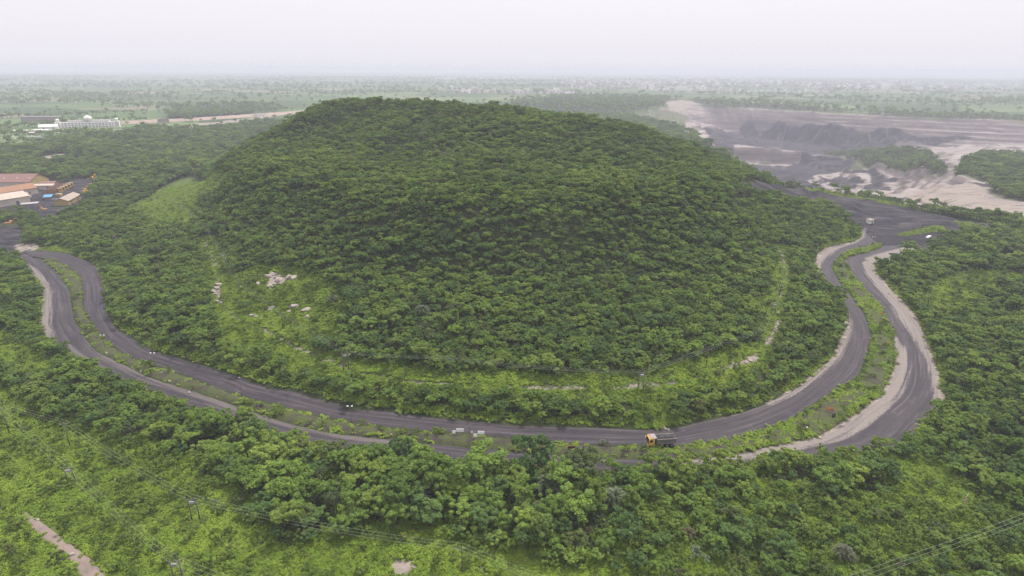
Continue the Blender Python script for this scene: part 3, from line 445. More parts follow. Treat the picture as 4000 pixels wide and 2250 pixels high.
# thin pale track threads
thread = N.math('ABSOLUTE', N.math('SUBTRACT', broad, .5)); c = N.mix(N.math('MULTIPLY', N.ramp(thread, .012, .002), N.math('MULTIPLY', N.ramp(p1, .5, .6), .35)), c, lin(.13, .115, .115))
du = N.ramp(N.math('ADD', N.attr('dust').outputs['Fac'], N.math('MULTIPLY_ADD', N.math('ADD', N.math('MULTIPLY', p2, .3), N.math('MULTIPLY', lanes, .7)), 1.2, -.6)), .3, .8); c = N.mix(N.math('MULTIPLY', du, .6), c, lin(.125, .103, .098))
sa = N.attr('sand').outputs['Fac']
sf = N.ramp(N.math('ADD', sa, N.math('MULTIPLY_ADD', N.math('ADD', N.math('MULTIPLY', p2, .4), N.math('MULTIPLY', lanes, .6)), 2.0, -1.0)), .36, .72)
sandc = N.mix(p2, lin(.085, .072, .067), lin(.27, .23, .205)); sandc = N.mix(N.math('MULTIPLY', N.ramp(lanes, .5, .38), .6), sandc, lin(.12, .105, .1))
c = N.mix(N.math('MULTIPLY', sf, .92), c, sandc)
N.out(N.principled(c, N.math('MULTIPLY_ADD', p2, .3, .6), .25, normal=N.bump(N.math('ADD', N.math('ADD', p2, N.math('MULTIPLY', p3, .4)), lanes), .6, .12)))
road_in = ribbon('inner_carriageway', L['inner_hill'], L['inner_med'], 620, 12, 0.0, mt, .5, 3)
road_out = ribbon('outer_carriageway', L['outer_med'], L['outer_out'], 620, 14, 0.0, mt, .6, 8)
mt, N = new_mat('earth_track')
geo = N.n('ShaderNodeNewGeometry'); pos = geo.outputs['Position']; p1 = N.noise(pos, .3, 5, .6); p2 = N.noise(pos, 1.8, 5, .65); cr_ = N.attr('cross').outputs['Fac']
c = N.mix(p2, lin(.14, .105, .09), lin(.25, .20, .175)); c = N.mix(N.math('MULTIPLY', N.ramp(p1, .5, .7), .5), c, lin(.10, .08, .075))
side = N.math('MULTIPLY', N.math('ABSOLUTE', N.math('SUBTRACT', cr_, .5)), 2.0); c = N.mix(N.ramp(N.math('ADD', side, N.math('MULTIPLY_ADD', p2, .5, -.25)), .8, 1.0), c, lin(.06, .055, .035))
N.out(N.principled(c, .95, .1, normal=N.bump(p2, .5, .1)))
ribbon('dirt_track', L['track'][0], L['track'][1], 60, 8, 0.0, mt, .3, 15)
# low earth core of the median between the carriageways
def median_bank():
    n = 500; A = resample(L['inner_med'], n); B = resample(L['outer_med'], n); k = 7
    t = np.linspace(.06, .94, k)[None, :, None]; P = A[:, None]*(1-t)+B[:, None]*t
    x, y = P[..., 0].ravel(), P[..., 1].ravel(); w = np.repeat(np.hypot(*(B-A).T), k)
    pr = np.tile(np.array([0, .6, .9, 1, .9, .6, 0]), n)
    zz = -.05 + pr*np.clip(w*.12, .15, .9)*(1+.4*fbm(x, y, 4, 77, 3)) + np.maximum(hsample(x, y), 0)*.9
    ii = np.arange(n*k).reshape(n, k); fq = np.stack([ii[:-1, :-1], ii[:-1, 1:], ii[1:, 1:], ii[1:, :-1]], -1).reshape(-1, 4)
    mt, N = new_mat('median_earth')
    geo = N.n('ShaderNodeNewGeometry'); pos = geo.outputs['Position']; p1 = N.noise(pos, .35, 5, .6); p2 = N.noise(pos, 2.2, 5, .65)
    c = N.mix(p2, lin(.030, .025, .025), lin(.068, .055, .048)); c = N.mix(N.ramp(N.math('ADD', p1, N.math('MULTIPLY', p2, .3)), .52, .72), c, N.mix(p2, lin(.040, .055, .018), lin(.080, .090, .036)))
    N.out(N.principled(c, .95, .1, normal=N.bump(p2, .7, .2)))
    me = np_mesh('median', np.stack([x, y, zz], 1), fq, [mt], smooth=True)
    return tag(link(bpy.data.objects.new('median', me)), kind='structure')
median_bank()
# ------------------------------------------------------------------ foliage materials
def leaf_mat(name, dark, mid, light, trans=.28):
    mt, N = new_mat(name)
    oi = N.n('ShaderNodeObjectInfo'); loc = oi.outputs['Location']; rnd = oi.outputs['Random']
    patch = N.noise(N.scalevec(loc, (1, 1, 0)), .018, 3, .5); patch2 = N.noise(N.scalevec(loc, (1, 1, 0)), .09, 2, .5)
    tint = N.attr('tint').outputs['Fac']
    f = N.math('ADD', N.math('MULTIPLY', patch, 1.0), N.math('ADD', N.math('MULTIPLY', patch2, .5), N.math('MULTIPLY_ADD', rnd, .40, -.40)))
    f = N.math('ADD', f, N.math('MULTIPLY_ADD', tint, .36, -.18), clamp=True)
    c = N.mix(N.ramp(f, .15, .6), lin(*dark), lin(*mid)); c = N.mix(N.ramp(f, .55, .95), c, lin(*light))
    # a few greyish or browned crowns
    r2 = N.math('FRACT', N.math('MULTIPLY', rnd, 7.31)); c = N.mix(N.math('MULTIPLY', N.ramp(r2, .90, .97), .55), c, lin(.085, .075, .045))
    a = N.principled(c, .62, .18); b = N.n('ShaderNodeBsdfTranslucent'); N.put(b.inputs['Color'], N.mix(.5, c, lin(light[0]*1.2, light[1]*1.25, light[2]*.8)))
    m_ = N.n('ShaderNodeMixShader'); m_.inputs[0].default_value = trans; N.t.links.new(a, m_.inputs[1]); N.t.links.new(b.outputs[0], m_.inputs[2])
    N.out(m_.outputs[0]); return mt
LEAF = leaf_mat('tree_leaves', (0.075, 0.131, 0.024), (0.137, 0.219, 0.035), (0.217, 0.304, 0.048))
LEAF_B = leaf_mat('dark_tree_leaves', (0.052, 0.102, 0.030), (0.089, 0.156, 0.040), (0.139, 0.214, 0.049))
LEAF_C = leaf_mat('olive_tree_leaves', (0.104, 0.151, 0.028), (0.166, 0.234, 0.039), (0.231, 0.302, 0.053))
LEAF_PALE = leaf_mat('feathery_leaves', (.11, .145, .075), (.15, .185, .10), (.19, .22, .12))
LEAF_WEED = leaf_mat('weed_leaves', (0.126, 0.206, 0.021), (0.197, 0.290, 0.031), (0.274, 0.353, 0.046))
LEAF_SHRUB = leaf_mat('shrub_leaves', (0.074, 0.124, 0.020), (0.125, 0.188, 0.030), (0.180, 0.244, 0.040))
LEAF_DRY = leaf_mat('dry_leaves', (.07, .060, .030), (.11, .092, .045), (.15, .13, .06))
LEAF_YEL = leaf_mat('yellow_green_leaves', (.11, .15, .022), (.16, .20, .030), (.22, .25, .04))
BARK = plain('bark', (.085, .070, .055), .9, .1, dirt=.2, scale=3)
# ------------------------------------------------------------------ plant meshes: many small leaf faces in clumps
def leaf_cloud(rng, centres, radii, per, size, up=.55, flat=.75, elong=1.5):
    """leaf rhombs round each clump centre; returns verts, faces, tint"""
    nC = len(centres); C = np.repeat(centres, per, 0); R = np.repeat(radii, per)
    d = rng.normal(size=(nC*per, 3)); d /= np.linalg.norm(d, axis=1)[:, None]
    d[:, 2] = np.where(rng.random(len(d)) < .75, np.abs(d[:, 2]), d[:, 2])
    r = R*(.45+.55*rng.random(len(d))**.5)
    p = C + d*r[:, None]*np.array([1, 1, flat])
    nrm = d*.6 + np.array([0, 0, up]) + rng.normal(size=d.shape)*.45; nrm /= np.linalg.norm(nrm, axis=1)[:, None]
    t = np.cross(nrm, rng.normal(size=d.shape)); t /= np.linalg.norm(t, axis=1)[:, None]; b = np.cross(nrm, t)
    s = size*(.6+.8*rng.random(len(d)))[:, None]
    sag = nrm*s*.18
    V = np.stack([p-t*s*elong*.5-sag, p+b*s*.5, p+t*s*elong*.5-sag, p-b*s*.5], 1).reshape(-1, 3)
    Fq = np.arange(len(V)).reshape(-1, 4)
    tint = np.repeat(np.clip(np.repeat(rng.random(nC), per)*.7+.3*rng.random(nC*per), 0, 1), 4)
    return V, Fq, tint
def trunk_mb(rng, h, r, limbs, R):
    b = MB(); lean = rng.normal(size=2)*.12*h
    top = (lean[0], lean[1], h*.62); b.tube([(0, 0, -.6), (lean[0]*.3, lean[1]*.3, h*.28), top], [r*1.3, r, r*.55], 6)
    for k in range(limbs):
        a = 2*math.pi*(k+rng.random())/limbs; z0 = h*(.22+.3*rng.random()); q = z0/(h*.62)
        s = (lean[0]*q, lean[1]*q, z0); e = (s[0]+math.cos(a)*R*.68, s[1]+math.sin(a)*R*.68, h*(.62+.2*rng.random())); mid = ((s[0]*1.3+e[0]*.7)/2, (s[1]*1.3+e[1]*.7)/2, s[2]+(e[2]-s[2])*.62)
        b.tube([s, mid, e], [r*.55, r*.35, r*.12], 5)
    return b
def crown_data(rng, h, R, nC, per, size, base=.34, flat=.75):
    """uneven crown: lobes of leaf clumps over a domed, gappy shell plus some inside"""
    nl = rng.integers(5, 9); la = rng.random(nl)*2*math.pi; lr = .35+.45*rng.random(nl); lz = .55+.35*rng.random(nl); ls = .38+.26*rng.random(nl)
    C = []; Rr = []
    for k in range(nC):
        j = rng.integers(nl); d = rng.normal(size=3); d /= np.linalg.norm(d); d[2] = abs(d[2])*.9-.15
        c = np.array([math.cos(la[j])*lr[j]*R, math.sin(la[j])*lr[j]*R, h*lz[j]]) + d*ls[j]*R*np.array([1, 1, .8])
        c[2] = min(max(c[2], h*base), h*.97); C.append(c); Rr.append(R*(.14+.12*rng.random()))
    return leaf_cloud(rng, np.array(C), np.array(Rr), per, size, flat=flat)
def crown_mesh(name, data, mat):
    V, Fq, t = data; me = np_mesh(name, V, Fq, [mat]); fattr(me, 'tint', t); return me
def joined(name, crown, trunk_mb_, mats):
    V, Fq, t = crown; tv = np.array(trunk_mb_.v); tf = []
    for f in trunk_mb_.f:
        f = list(f)
        if len(f) == 4: tf.append(f)
        elif len(f) > 4:
            for i in range(1, len(f)-2, 2): tf.append([f[0], f[i], f[i+1], f[i+2]] if i+2 < len(f) else [f[0], f[i], f[i+1], f[i+1]])
    tf = np.array(tf)+len(V)
    me = np_mesh(name, np.vstack([V, tv]), np.vstack([Fq, tf]), mats, matidx=[0]*len(Fq)+[1]*len(tf))
    fattr(me, 'tint', np.concatenate([t, np.full(len(tv), .5)])); return me
def proto_collection(name, meshes):
    c = bpy.data.collections.new(name)                       # never linked to the scene: only instanced
    for i, me in enumerate(meshes): c.objects.link(bpy.data.objects.new('%s_%02d' % (name, i), me))
    return c
TREES = []                                                    # (crown mesh, trunk mesh, joined mesh, height)
for i in range(12):
    LM = (LEAF, LEAF, LEAF_B, LEAF_C)[i % 4]
    rng = np.random.default_rng(100+i); h = 4.6+1.9*rng.random(); R = 2.0+1.1*rng.random()
    cd = crown_data(rng, h, R, 40+int(14*rng.random()), 88, .255); tb = trunk_mb(rng, h, .11+.05*rng.random(), 4, R)
    TREES.append((crown_mesh('crown', cd, LM), tb.mesh('trunk', BARK), joined('tree', cd, tb, [LM, BARK]), h))
C_TREE = proto_collection('tree_kinds', [t[2] for t in TREES])
far = []
for i in range(6):
    rng = np.random.default_rng(200+i); h = 6.0+2*rng.random(); R = 2.6+1.2*rng.random()
    cd = crown_data(rng, h, R, 22, 16, .85, base=.16); far.append(joined('field_tree', cd, trunk_mb(rng, h, .2, 3, R), [LEAF, BARK]))
C_FAR = proto_collection('field_tree_kinds', far)
shr = []
for i in range(6):
    rng = np.random.default_rng(300+i); h = 1.5+.8*rng.random(); R = .95+.4*rng.random()
    cd = crown_data(rng, h, R, 15, 60, .19, base=.12); me = crown_mesh('shrub', cd, LEAF_SHRUB); shr.append(me)
C_SHRUB = proto_collection('shrub_kinds', shr)
wd = []
for i in range(6):
    rng = np.random.default_rng(400+i); nC = 9
    C = np.stack([rng.normal(size=nC)*.55, rng.normal(size=nC)*.55, .08+.26*rng.random(nC)], 1)
    wd.append(crown_mesh('weed', leaf_cloud(rng, C, .26+.16*rng.random(nC), 34, .15, up=.8, flat=.6), LEAF_WEED))
C_WEED = proto_collection('weed_kinds', wd)
# ------------------------------------------------------------------ scatter
def gn_scatter(name, pts, rot, scl, idx, coll, label, cat):
    me = bpy.data.meshes.new(name); me.vertices.add(len(pts)); me.vertices.foreach_set('co', np.asarray(pts, np.float32).ravel())
    a = me.attributes.new('rot', 'FLOAT_VECTOR', 'POINT'); a.data.foreach_set('vector', np.asarray(rot, np.float32).ravel())
    a = me.attributes.new('scl', 'FLOAT_VECTOR', 'POINT'); a.data.foreach_set('vector', np.asarray(scl, np.float32).ravel())
    a = me.attributes.new('idx', 'INT', 'POINT'); a.data.foreach_set('value', np.asarray(idx, np.int32))
    o = link(bpy.data.objects.new(name, me)); tag(o, label, cat, kind='stuff')
    g = bpy.data.node_groups.new(name+'_scatter', 'GeometryNodeTree')
    g.interface.new_socket('Geometry', in_out='INPUT', socket_type='NodeSocketGeometry'); g.interface.new_socket('Geometry', in_out='OUTPUT', socket_type='NodeSocketGeometry')
    gi = g.nodes.new('NodeGroupInput'); go = g.nodes.new('NodeGroupOutput'); iop = g.nodes.new('GeometryNodeInstanceOnPoints'); ci = g.nodes.new('GeometryNodeCollectionInfo')
    ci.inputs['Collection'].default_value = coll; ci.inputs['Separate Children'].default_value = True; ci.inputs['Reset Children'].default_value = True
    def na(nm, ty):
        k = g.nodes.new('GeometryNodeInputNamedAttribute'); k.data_type = ty; k.inputs['Name'].default_value = nm; return k.outputs[0]
    g.links.new(gi.outputs[0], iop.inputs['Points']); g.links.new(ci.outputs[0], iop.inputs['Instance']); iop.inputs['Pick Instance'].default_value = True
    g.links.new(na('idx', 'INT'), iop.inputs['Instance Index']); g.links.new(na('rot', 'FLOAT_VECTOR'), iop.inputs['Rotation']); g.links.new(na('scl', 'FLOAT_VECTOR'), iop.inputs['Scale'])
    g.links.new(iop.outputs[0], go.inputs[0])
    md = o.modifiers.new('scatter', 'NODES'); md.node_group = g
    return o
def jitter_grid(x0, x1, y0, y1, s, rng):
    X, Y = np.meshgrid(np.arange(x0, x1, s), np.arange(y0, y1, s)); X = X+(np.arange(X.shape[0])[:, None] % 2)*s*.5
    x = X.ravel()+rng.uniform(-.42, .42, X.size)*s; y = Y.ravel()+rng.uniform(-.42, .42, X.size)*s
    return x, y
def in_wedge(x, y, m=25): return np.abs(x) < .875*(y*.94+34)+m          # the part of the land the photo shows, and a margin
def inside_any(x, y, polys, grow=0.0):
    r = np.zeros(len(x), bool)
    for p in polys:
        bx = [q[0] for q in p]; by = [q[1] for q in p]; g = abs(grow)+1
        k = (x > min(bx)-g) & (x < max(bx)+g) & (y > min(by)-g) & (y < max(by)+g)
        if k.any():
            kk = np.where(k)[0]; r[kk] |= poly_dist(x[kk], y[kk], p) > -grow
    return r
KEEP_OUT = []                                                  # (x, y, radius) kept clear of trees: buildings, poles, vehicles
def clear_of_things(x, y, extra=0.0):
    ok = np.ones(len(x), bool)
    for (a, b, r) in KEEP_OUT: ok &= (x-a)**2+(y-b)**2 > (r+extra)**2
    return ok
HAZE = 0.00023
# ------------------------------------------------------------------ materials of things
M = {}
def pm(k, *a, **kw): M[k] = plain(k, *a, **kw)
pm('white_paint', (.80, .79, .77), .5, .4, dirt=.10); pm('sign_white', (.94, .94, .93), .35, .5, dirt=.03); pm('cream_wall', (.44, .39, .33), .9, .1, dirt=.15, scale=.3)
pm('white_wall', (.76, .73, .71), .85, .15, dirt=.12, scale=.15); pm('brown_wall', (.28, .22, .20), .9, .1, dirt=.2, scale=.2)
pm('yellow_paint', (.56, .33, .045), .45, .4, dirt=.18, dirtcol=(.25, .16, .06)); pm('orange_paint', (.27, .13, .06), .5, .35, dirt=.2, dirtcol=(.22, .10, .05)); pm('yellow_wall', (.33, .25, .10), .85, .15, dirt=.12, scale=.25)
pm('steel_grey', (.14, .135, .128), .6, .3, .1, dirt=.45, dirtcol=(.16, .085, .05)); pm('plate_dusty', (.26, .21, .195), .7, .2, dirt=.25, dirtcol=(.2, .14, .12)); pm('dark_metal', (.03, .03, .032), .6, .3, dirt=.2)
pm('rubber', (.022, .022, .024), .85, .15, dirt=.3, dirtcol=(.08, .065, .06)); pm('rim', (.25, .24, .23), .55, .4, dirt=.4)
pm('glass_dark', (.018, .022, .026), .12, .6, dirt=.05); pm('pole_dark', (.085, .075, .068), .7, .3, dirt=.3); pm('pole_grey', (.30, .30, .30), .6, .3, .2, dirt=.2); pm('insulator', (.30, .26, .24), .4, .5)
pm('roof_red', (.20, .115, .10), .85, .15, dirt=.3, scale=.25, dirtcol=(.15, .09, .08)); pm('roof_orange', (.26, .14, .085), .8, .2, dirt=.25, scale=.3); pm('roof_cream', (.40, .34, .285), .8, .2, dirt=.2, scale=.3); pm('roof_tan', (.30, .25, .205), .85, .15, dirt=.25, scale=.3); pm('roof_grey', (.33, .31, .32), .85, .15, dirt=.25, scale=.3); pm('roof_blue', (.10, .27, .43), .6, .3, dirt=.08, scale=.5); pm('roof_white', (.74, .72, .70), .7, .25, dirt=.1, scale=.2)
pm('green_sheet', (.12, .30, .22), .7, .3, dirt=.15); pm('wire_metal', (.30, .32, .28), .45, .5, .3, dirt=.05); pm('lamp_white', (.70, .70, .70), .35, .5, dirt=.03); pm('mark_black', (.05, .05, .05), .7, .2, dirt=.02); pm('concrete', (.36, .34, .32), .9, .1, dirt=.25); pm('orange_board', (.50, .17, .04), .6, .3, dirt=.15); pm('letter_yellow', (.62, .38, .08), .6, .3, dirt=.05); pm('window_dark', (.055, .055, .065), .3, .5, dirt=.1); pm('red_paint', (.32, .06, .045), .5, .4, dirt=.2)
mt, N = new_mat('pale_rock'); tcn = N.n('ShaderNodeTexCoord'); a_ = N.noise(tcn.outputs['Object'], 1.6, 6, .65); b_ = N.noise(tcn.outputs['Object'], 6, 4)
c = N.mix(a_, lin(.17, .145, .125), lin(.42, .375, .335)); c = N.mix(N.math('MULTIPLY', N.ramp(b_, .5, .7), .5), c, lin(.20, .18, .16)); N.out(N.principled(c, .95, .1, normal=N.bump(b_, .8, .1))); M['rock'] = mt
mt, N = new_mat('coal_lumps'); tcn = N.n('ShaderNodeTexCoord'); a_ = N.noise(tcn.outputs['Object'], 4, 6, .7); c = N.mix(N.ramp(a_, .35, .7), lin(.012, .012, .014), lin(.05, .047, .05)); N.out(N.principled(c, .6, .35, normal=N.bump(a_, 1, .15))); M['coal'] = mt
mt, N = new_mat('lake_water'); geo = N.n('ShaderNodeNewGeometry'); w_ = N.noise(geo.outputs['Position'], .05, 3); N.out(N.principled(lin(.10, .12, .13), .12, .5, normal=N.bump(w_, .1, .1))); M['water'] = mt

# ------------------------------------------------------------------ tipper truck loaded with coal
def wheel_part(parent, c, r, w):
    t = MB().wheel(c, r, w).build('wheel', M['rubber'], parent)
    MB().wheel((c[0], c[1]+(-1 if c[1] < 0 else 1)*(w*.5-.02), c[2]), r*.52, .10, 10).build('rim', M['rim'], t); return t
def tipper(loc, rz, label, group=None, load=True, cabm='yellow_paint', bodym='steel_grey', name='tipper_truck', ribs=7):
    t = empty(name, loc, rz); tag(t, label, 'truck', group)
    MB().box(-3.9, 3.4, -.42, .42, .75, 1.0).build('chassis', M['dark_metal'], t)
    cab = MB().prism([(2.15, .85), (3.95, .85), (4.02, 1.75), (3.72, 2.82), (3.55, 2.92), (2.15, 2.92)], -1.2, 1.2).build('cab', M[cabm], t)
    MB().poly([(4.035, -1.02, 1.80), (4.035, 1.02, 1.80), (3.765, .98, 2.72), (3.765, -.98, 2.72)], [(0, 1, 2, 3)]).build('windscreen', M['glass_dark'], cab)
    for s in (-1, 1):
        MB().box(2.75, 3.62, s*1.205-.012, s*1.205+.012, 1.85, 2.58).build('side_window', M['glass_dark'], cab)
        mi = MB().tube([(3.85, s*1.2, 2.3), (4.1, s*1.45, 2.3)], .025, 5).box(4.0, 4.1, s*1.45-.1, s*1.45+.1, 1.85, 2.4).build('mirror', M['lamp_white'] if s < 0 else M['dark_metal'], cab)
        MB().box(4.0, 4.08, s*.85-.16, s*.85+.16, 1.0, 1.2).build('headlight', M['lamp_white'], cab)
    MB().box(3.99, 4.05, -.75, .75, 1.25, 1.62).build('grille', M['dark_metal'], cab)
    MB().box(3.9, 4.2, -1.22, 1.22, .5, .86).build('bumper', M['plate_dusty'], t)
    MB().box(1.7, 2.1, -1.0, 1.0, .9, 2.6).build('gap_shade', M['dark_metal'], t)  # dark block put in for the shaded gap between cab and body
    b = MB(); x0, x1, w, z0, z1 = -4.1, 1.6, 1.25, 1.3, 2.75
    b.box(x0, x1, -w, w, z0-.12, z0); b.box(x0, x1, -w, -w+.07, z0, z1); b.box(x0, x1, w-.07, w, z0, z1); b.box(x1-.08, x1, -w+.07, w-.07, z0, z1+.25); b.box(x0, x0+.08, -w+.07, w-.07, z0, z1-.1)
    body = b.build('dump_body', M[bodym], t)
    for s in (-1, 1):
        for k in range(ribs):
            x = x0+.25+k*(x1-x0-.5)/(ribs-1); MB().box(x-.06, x+.06, s*(w+.05)-.052, s*(w+.05)+.052, z0+.04, z1-.12).build('rib', M[bodym], body)
        MB().box(x0, x1, s*(w+.06)-.062, s*(w+.06)+.062, z1-.115, z1+.02).build('top_rail', M['plate_dusty'], body); MB().box(x0+.01, x1-.01, s*(w+.05)-.052, s*(w+.05)+.052, z0-.11, z0+.035).build('bottom_rail', M['plate_dusty'], body)
    MB().box(1.605, 3.35, -1.2, 1.2, 3.02, 3.10).build('cab_guard', M['plate_dusty'], body)
    for x in (3.05,):
        for s in (-1, 1): wheel_part(t, (x, s*1.0, .52), .52, .32)
    for x in (-1.55, -2.95):
        for s in (-1, 1): wheel_part(t, (x, s*.92, .52), .52, .60)
    for x in (3.05, -1.55, -2.95): MB().tube([(x, -.9, .52), (x, .9, .52)], .09, 6).build('axle', M['dark_metal'], t)
    MB().box(.2, 1.2, -1.1, -.55, .55, 1.0).build('fuel_tank', M['steel_grey'], t)
    return t
tk = PT['truck']; TR = math.radians(187)
truck = tipper((tk[0], tk[1]+.3, .22), TR, 'yellow cabbed tipper truck loaded with coal on the inner carriageway')
def heap(name, lx, ly, h, loc, rz, seed, mat, label, cat):
    n, k = 34, 18; X, Y = np.meshgrid(np.linspace(-lx, lx, n), np.linspace(-ly, ly, k)); r_ = np.maximum(np.abs(X)/lx, np.abs(Y)/ly)
    Z = np.clip(1-r_**2.2, 0, 1)*h*.8 + .22*fbm(X+seed, Y, .8, seed, 3)*(r_ < .97) + .30*np.clip(fbm(X, Y+seed, .5, seed+3, 2)-.25, 0, 1)
    ii = np.arange(n*k).reshape(k, n); fq = np.stack([ii[:-1, :-1], ii[:-1, 1:], ii[1:, 1:], ii[1:, :-1]], -1).reshape(-1, 4)
    me = np_mesh(name, np.stack([X.ravel(), Y.ravel(), Z.ravel()], 1), fq, [mat]); o = bpy.data.objects.new(name, me); o.location = loc; o.rotation_euler = (0, 0, rz); link(o); return tag(o, label, cat)
off_ = Matrix.Rotation(TR, 3, 'Z')@Vector((-1.25, 0, 2.55))
heap('coal_load', 2.72, 1.17, .95, (tk[0]+off_.x, tk[1]+.3+off_.y, .22+off_.z), TR, 4, M['coal'], 'heaped black coal filling the bed of the yellow truck', 'coal')
KEEP_OUT.append((tk[0], tk[1], 6))
# ------------------------------------------------------------------ cars and vans
def car_mesh(kind):
    if kind == 'car': prof = [(-2.0, .30), (2.0, .30), (2.05, .62), (1.85, .86), (1.0, .98), (.45, 1.44), (-1.2, 1.47), (-1.85, 1.0), (-2.05, .9)]; win = [(.9, 1.0), (.42, 1.38), (-1.15, 1.40), (-1.7, 1.0)]; wb = 1.25
    else: prof = [(-2.3, .32), (2.25, .32), (2.3, .95), (1.75, 1.25), (1.35, 1.95), (-2.2, 2.0), (-2.32, 1.2)]; win = [(1.6, 1.28), (1.28, 1.86), (-2.0, 1.9), (-2.05, 1.3)]; wb = 1.4
    return prof, win, wb
CARS = {}
def car(loc, rz, label, cat='car', kind='car', body='white_paint', group=None, name=None):
    key = (kind, body)
    if key not in CARS:
        prof, win, wb = car_mesh(kind); r = empty(name or kind, loc, rz)
        bd = MB().prism(prof, -.82, .82).build('body', M[body], r)
        for s in (-1, 1): MB().prism(win, s*.835-.012, s*.835+.012).build('side_window', M['glass_dark'], bd)
        w0, w1 = win[0], win[1]; MB().poly([(w0[0]+.07, -.68, w0[1]+.02), (w0[0]+.07, .68, w0[1]+.02), (w1[0]+.075, .6, w1[1]), (w1[0]+.075, -.6, w1[1])], [(0, 1, 2, 3)]).build('windscreen', M['glass_dark'], bd)
        for x in (-wb, wb):
            for s in (-1, 1): MB().wheel((x, s*.76, .32), .32, .2, 10).build('wheel', M['rubber'], r)
        CARS[key] = r
    else:
        r = copy_tree(CARS[key]); r.location = loc; r.rotation_euler = (0, 0, rz)
    tag(r, label, cat, group)
    if not group and 'group' in r: del r['group']
    return r
cx0, cy0 = PT['car']; car((cx0, cy0, .05), math.radians(205), 'white car driving on the black coal yard near the road junction', 'car')
# ------------------------------------------------------------------ white notice boards in the median
def board(name, loc, rz, w, h, z0, label, marks=0, corner=False, posts=2):
    e = empty(name, loc, rz); tag(e, label, 'sign')
    c = min(w, h)*.22
    if corner: prof = [(-w/2, 0), (w/2-.25, 0), (w/2-.25, h*.6), (w/2, h*.72), (w/2, h), (-w/2+c, h), (-w/2, h-c)]
    else: prof = [(-w/2+.06, 0), (w/2-.06, 0), (w/2, .06), (w/2, h-.06), (w/2-.06, h), (-w/2+.06, h), (-w/2, h-.06), (-w/2, .06)]
    b = MB().prism([(x, z0+z) for x, z in prof], -.03, .03).build('panel', M['sign_white'], e)
    for k in range(posts):
        x = 0 if posts == 1 else (-w*.36+k*w*.72); MB().tube([(x, .07, -.3), (x, .07, z0+h*.8)], .035, 6).build('post', M['pole_dark'], e)
    for k in range(marks):                                     # dark scrawled figures, too small to read
        x = -w*.30+k*w*.6/max(1, marks-1) if marks > 1 else .05; q = MB()
        q.tube([(x-.13, -.04, z0+h*.30), (x-.04, -.04, z0+h*.62), (x+.06, -.04, z0+h*.40), (x+.13, -.04, z0+h*.66)], .022, 4).tube([(x-.1, -.04, z0+h*.5), (x+.1, -.04, z0+h*.46)], .018, 4)
        q.build('lettering', M['mark_black'], b)
    KEEP_OUT.append((loc[0], loc[1]-1.2, 1.6)); KEEP_OUT.append((loc[0]*.985, loc[1]-3.2, 1.5)); return e
bz = .45
for nm, w, h, z0, lab, mk, cn, po in (('board_a', 1.15, .95, 1.0, 'small white cut-corner sign left of the lettered white board', 0, True, 1), ('board_b', 2.15, 1.0, 1.35, 'wide white board with three dark figures, on posts in the median', 3, False, 2), ('board_c', 1.15, .98, 1.0, 'small blank white sign left of the half-hidden white board', 0, False, 1), ('board_d', 1.9, .95, 1.4, 'wide white board with one dark figure, partly behind a shrub', 1, False, 2)):
    x, y = PT[nm]; board('notice_board', (x, y, bz), math.radians(-3), w, h, z0, lab, mk, cn, po)
x, y = PT['mirror']; e = empty('road_mirror', (x, y, bz), 0); tag(e, 'grey hooded round road mirror on a post between the white boards', 'mirror')
MB().tube([(0, 0, -.3), (0, 0, 1.6)], .035, 6).build('post', M['pole_dark'], e)
q = MB(); a_ = [math.pi*k/10 for k in range(11)]; q.tube([(math.cos(t)*.52, -.05, 1.45+math.sin(t)*.62) for t in a_], .06, 6); q.build('hood', M['pole_grey'], e); MB().lathe([(.02, 0), (.2, .03), (.22, .3), (.12, .5), (.01, .56)], (0, 0, 1.4), 10).build('dish', M['lamp_white'], e)
KEEP_OUT.append((x, y-1.5, 1.3))
x, y = PT['sign_orange']; e = empty('direction_sign', (x, y, .5), math.radians(8)); tag(e, 'orange slatted sign board standing in the weeds of the right bend', 'sign'); p_ = MB().box(-1.15, 1.15, -.03, .03, 1.0, 1.95).build('panel', M['orange_board'], e)
for z in (1.22, 1.68): MB().box(-1.0, 1.0, -.045, -.032, z-.05, z+.05).build('lettering', M['red_paint'], p_)
for z in (1.45,): MB().box(-1.05, 1.05, -.045, -.032, z-.07, z+.07).build('stripe', M['letter_yellow'], p_)
for s in (-.8, .8): MB().tube([(s, .06, -.3), (s, .06, 1.9)], .035, 6).build('post', M['pole_dark'], e)
KEEP_OUT.append((x, y-1.5, 2.4))
for nm, lab, w in (('sign_b', 'weathered orange board in the grass halfway up the right bend', 1.0), ('sign_c', 'faded orange board on the median where the right carriageways run straight', .9)):
    x, y = PT[nm]; e = empty('warning_sign', (x, y, .3), .1); tag(e, lab, 'sign'); MB().box(-w, w, -.03, .03, .9, 1.5).build('panel', M['orange_board'], e)
    for s in (-.6, .6): MB().tube([(s, .06, -.3), (s, .06, 1.5)], .03, 5).build('post', M['pole_dark'], e)
    KEEP_OUT.append((x, y-1, 2.0))
x, y = PT['disc']; e = empty('round_sign', (x, y, .3), 0); tag(e, 'small round white sign on a thin post beside the sandy shoulder', 'sign'); q = MB(); q.wheel((0, -.05, 1.55), .30, .05, 14); q.build('disc', M['sign_white'], e); MB().tube([(0, 0, -.3), (0, 0, 1.5)], .03, 5).build('post', M['pole_dark'], e); KEEP_OUT.append((x, y-.8, 1.0))
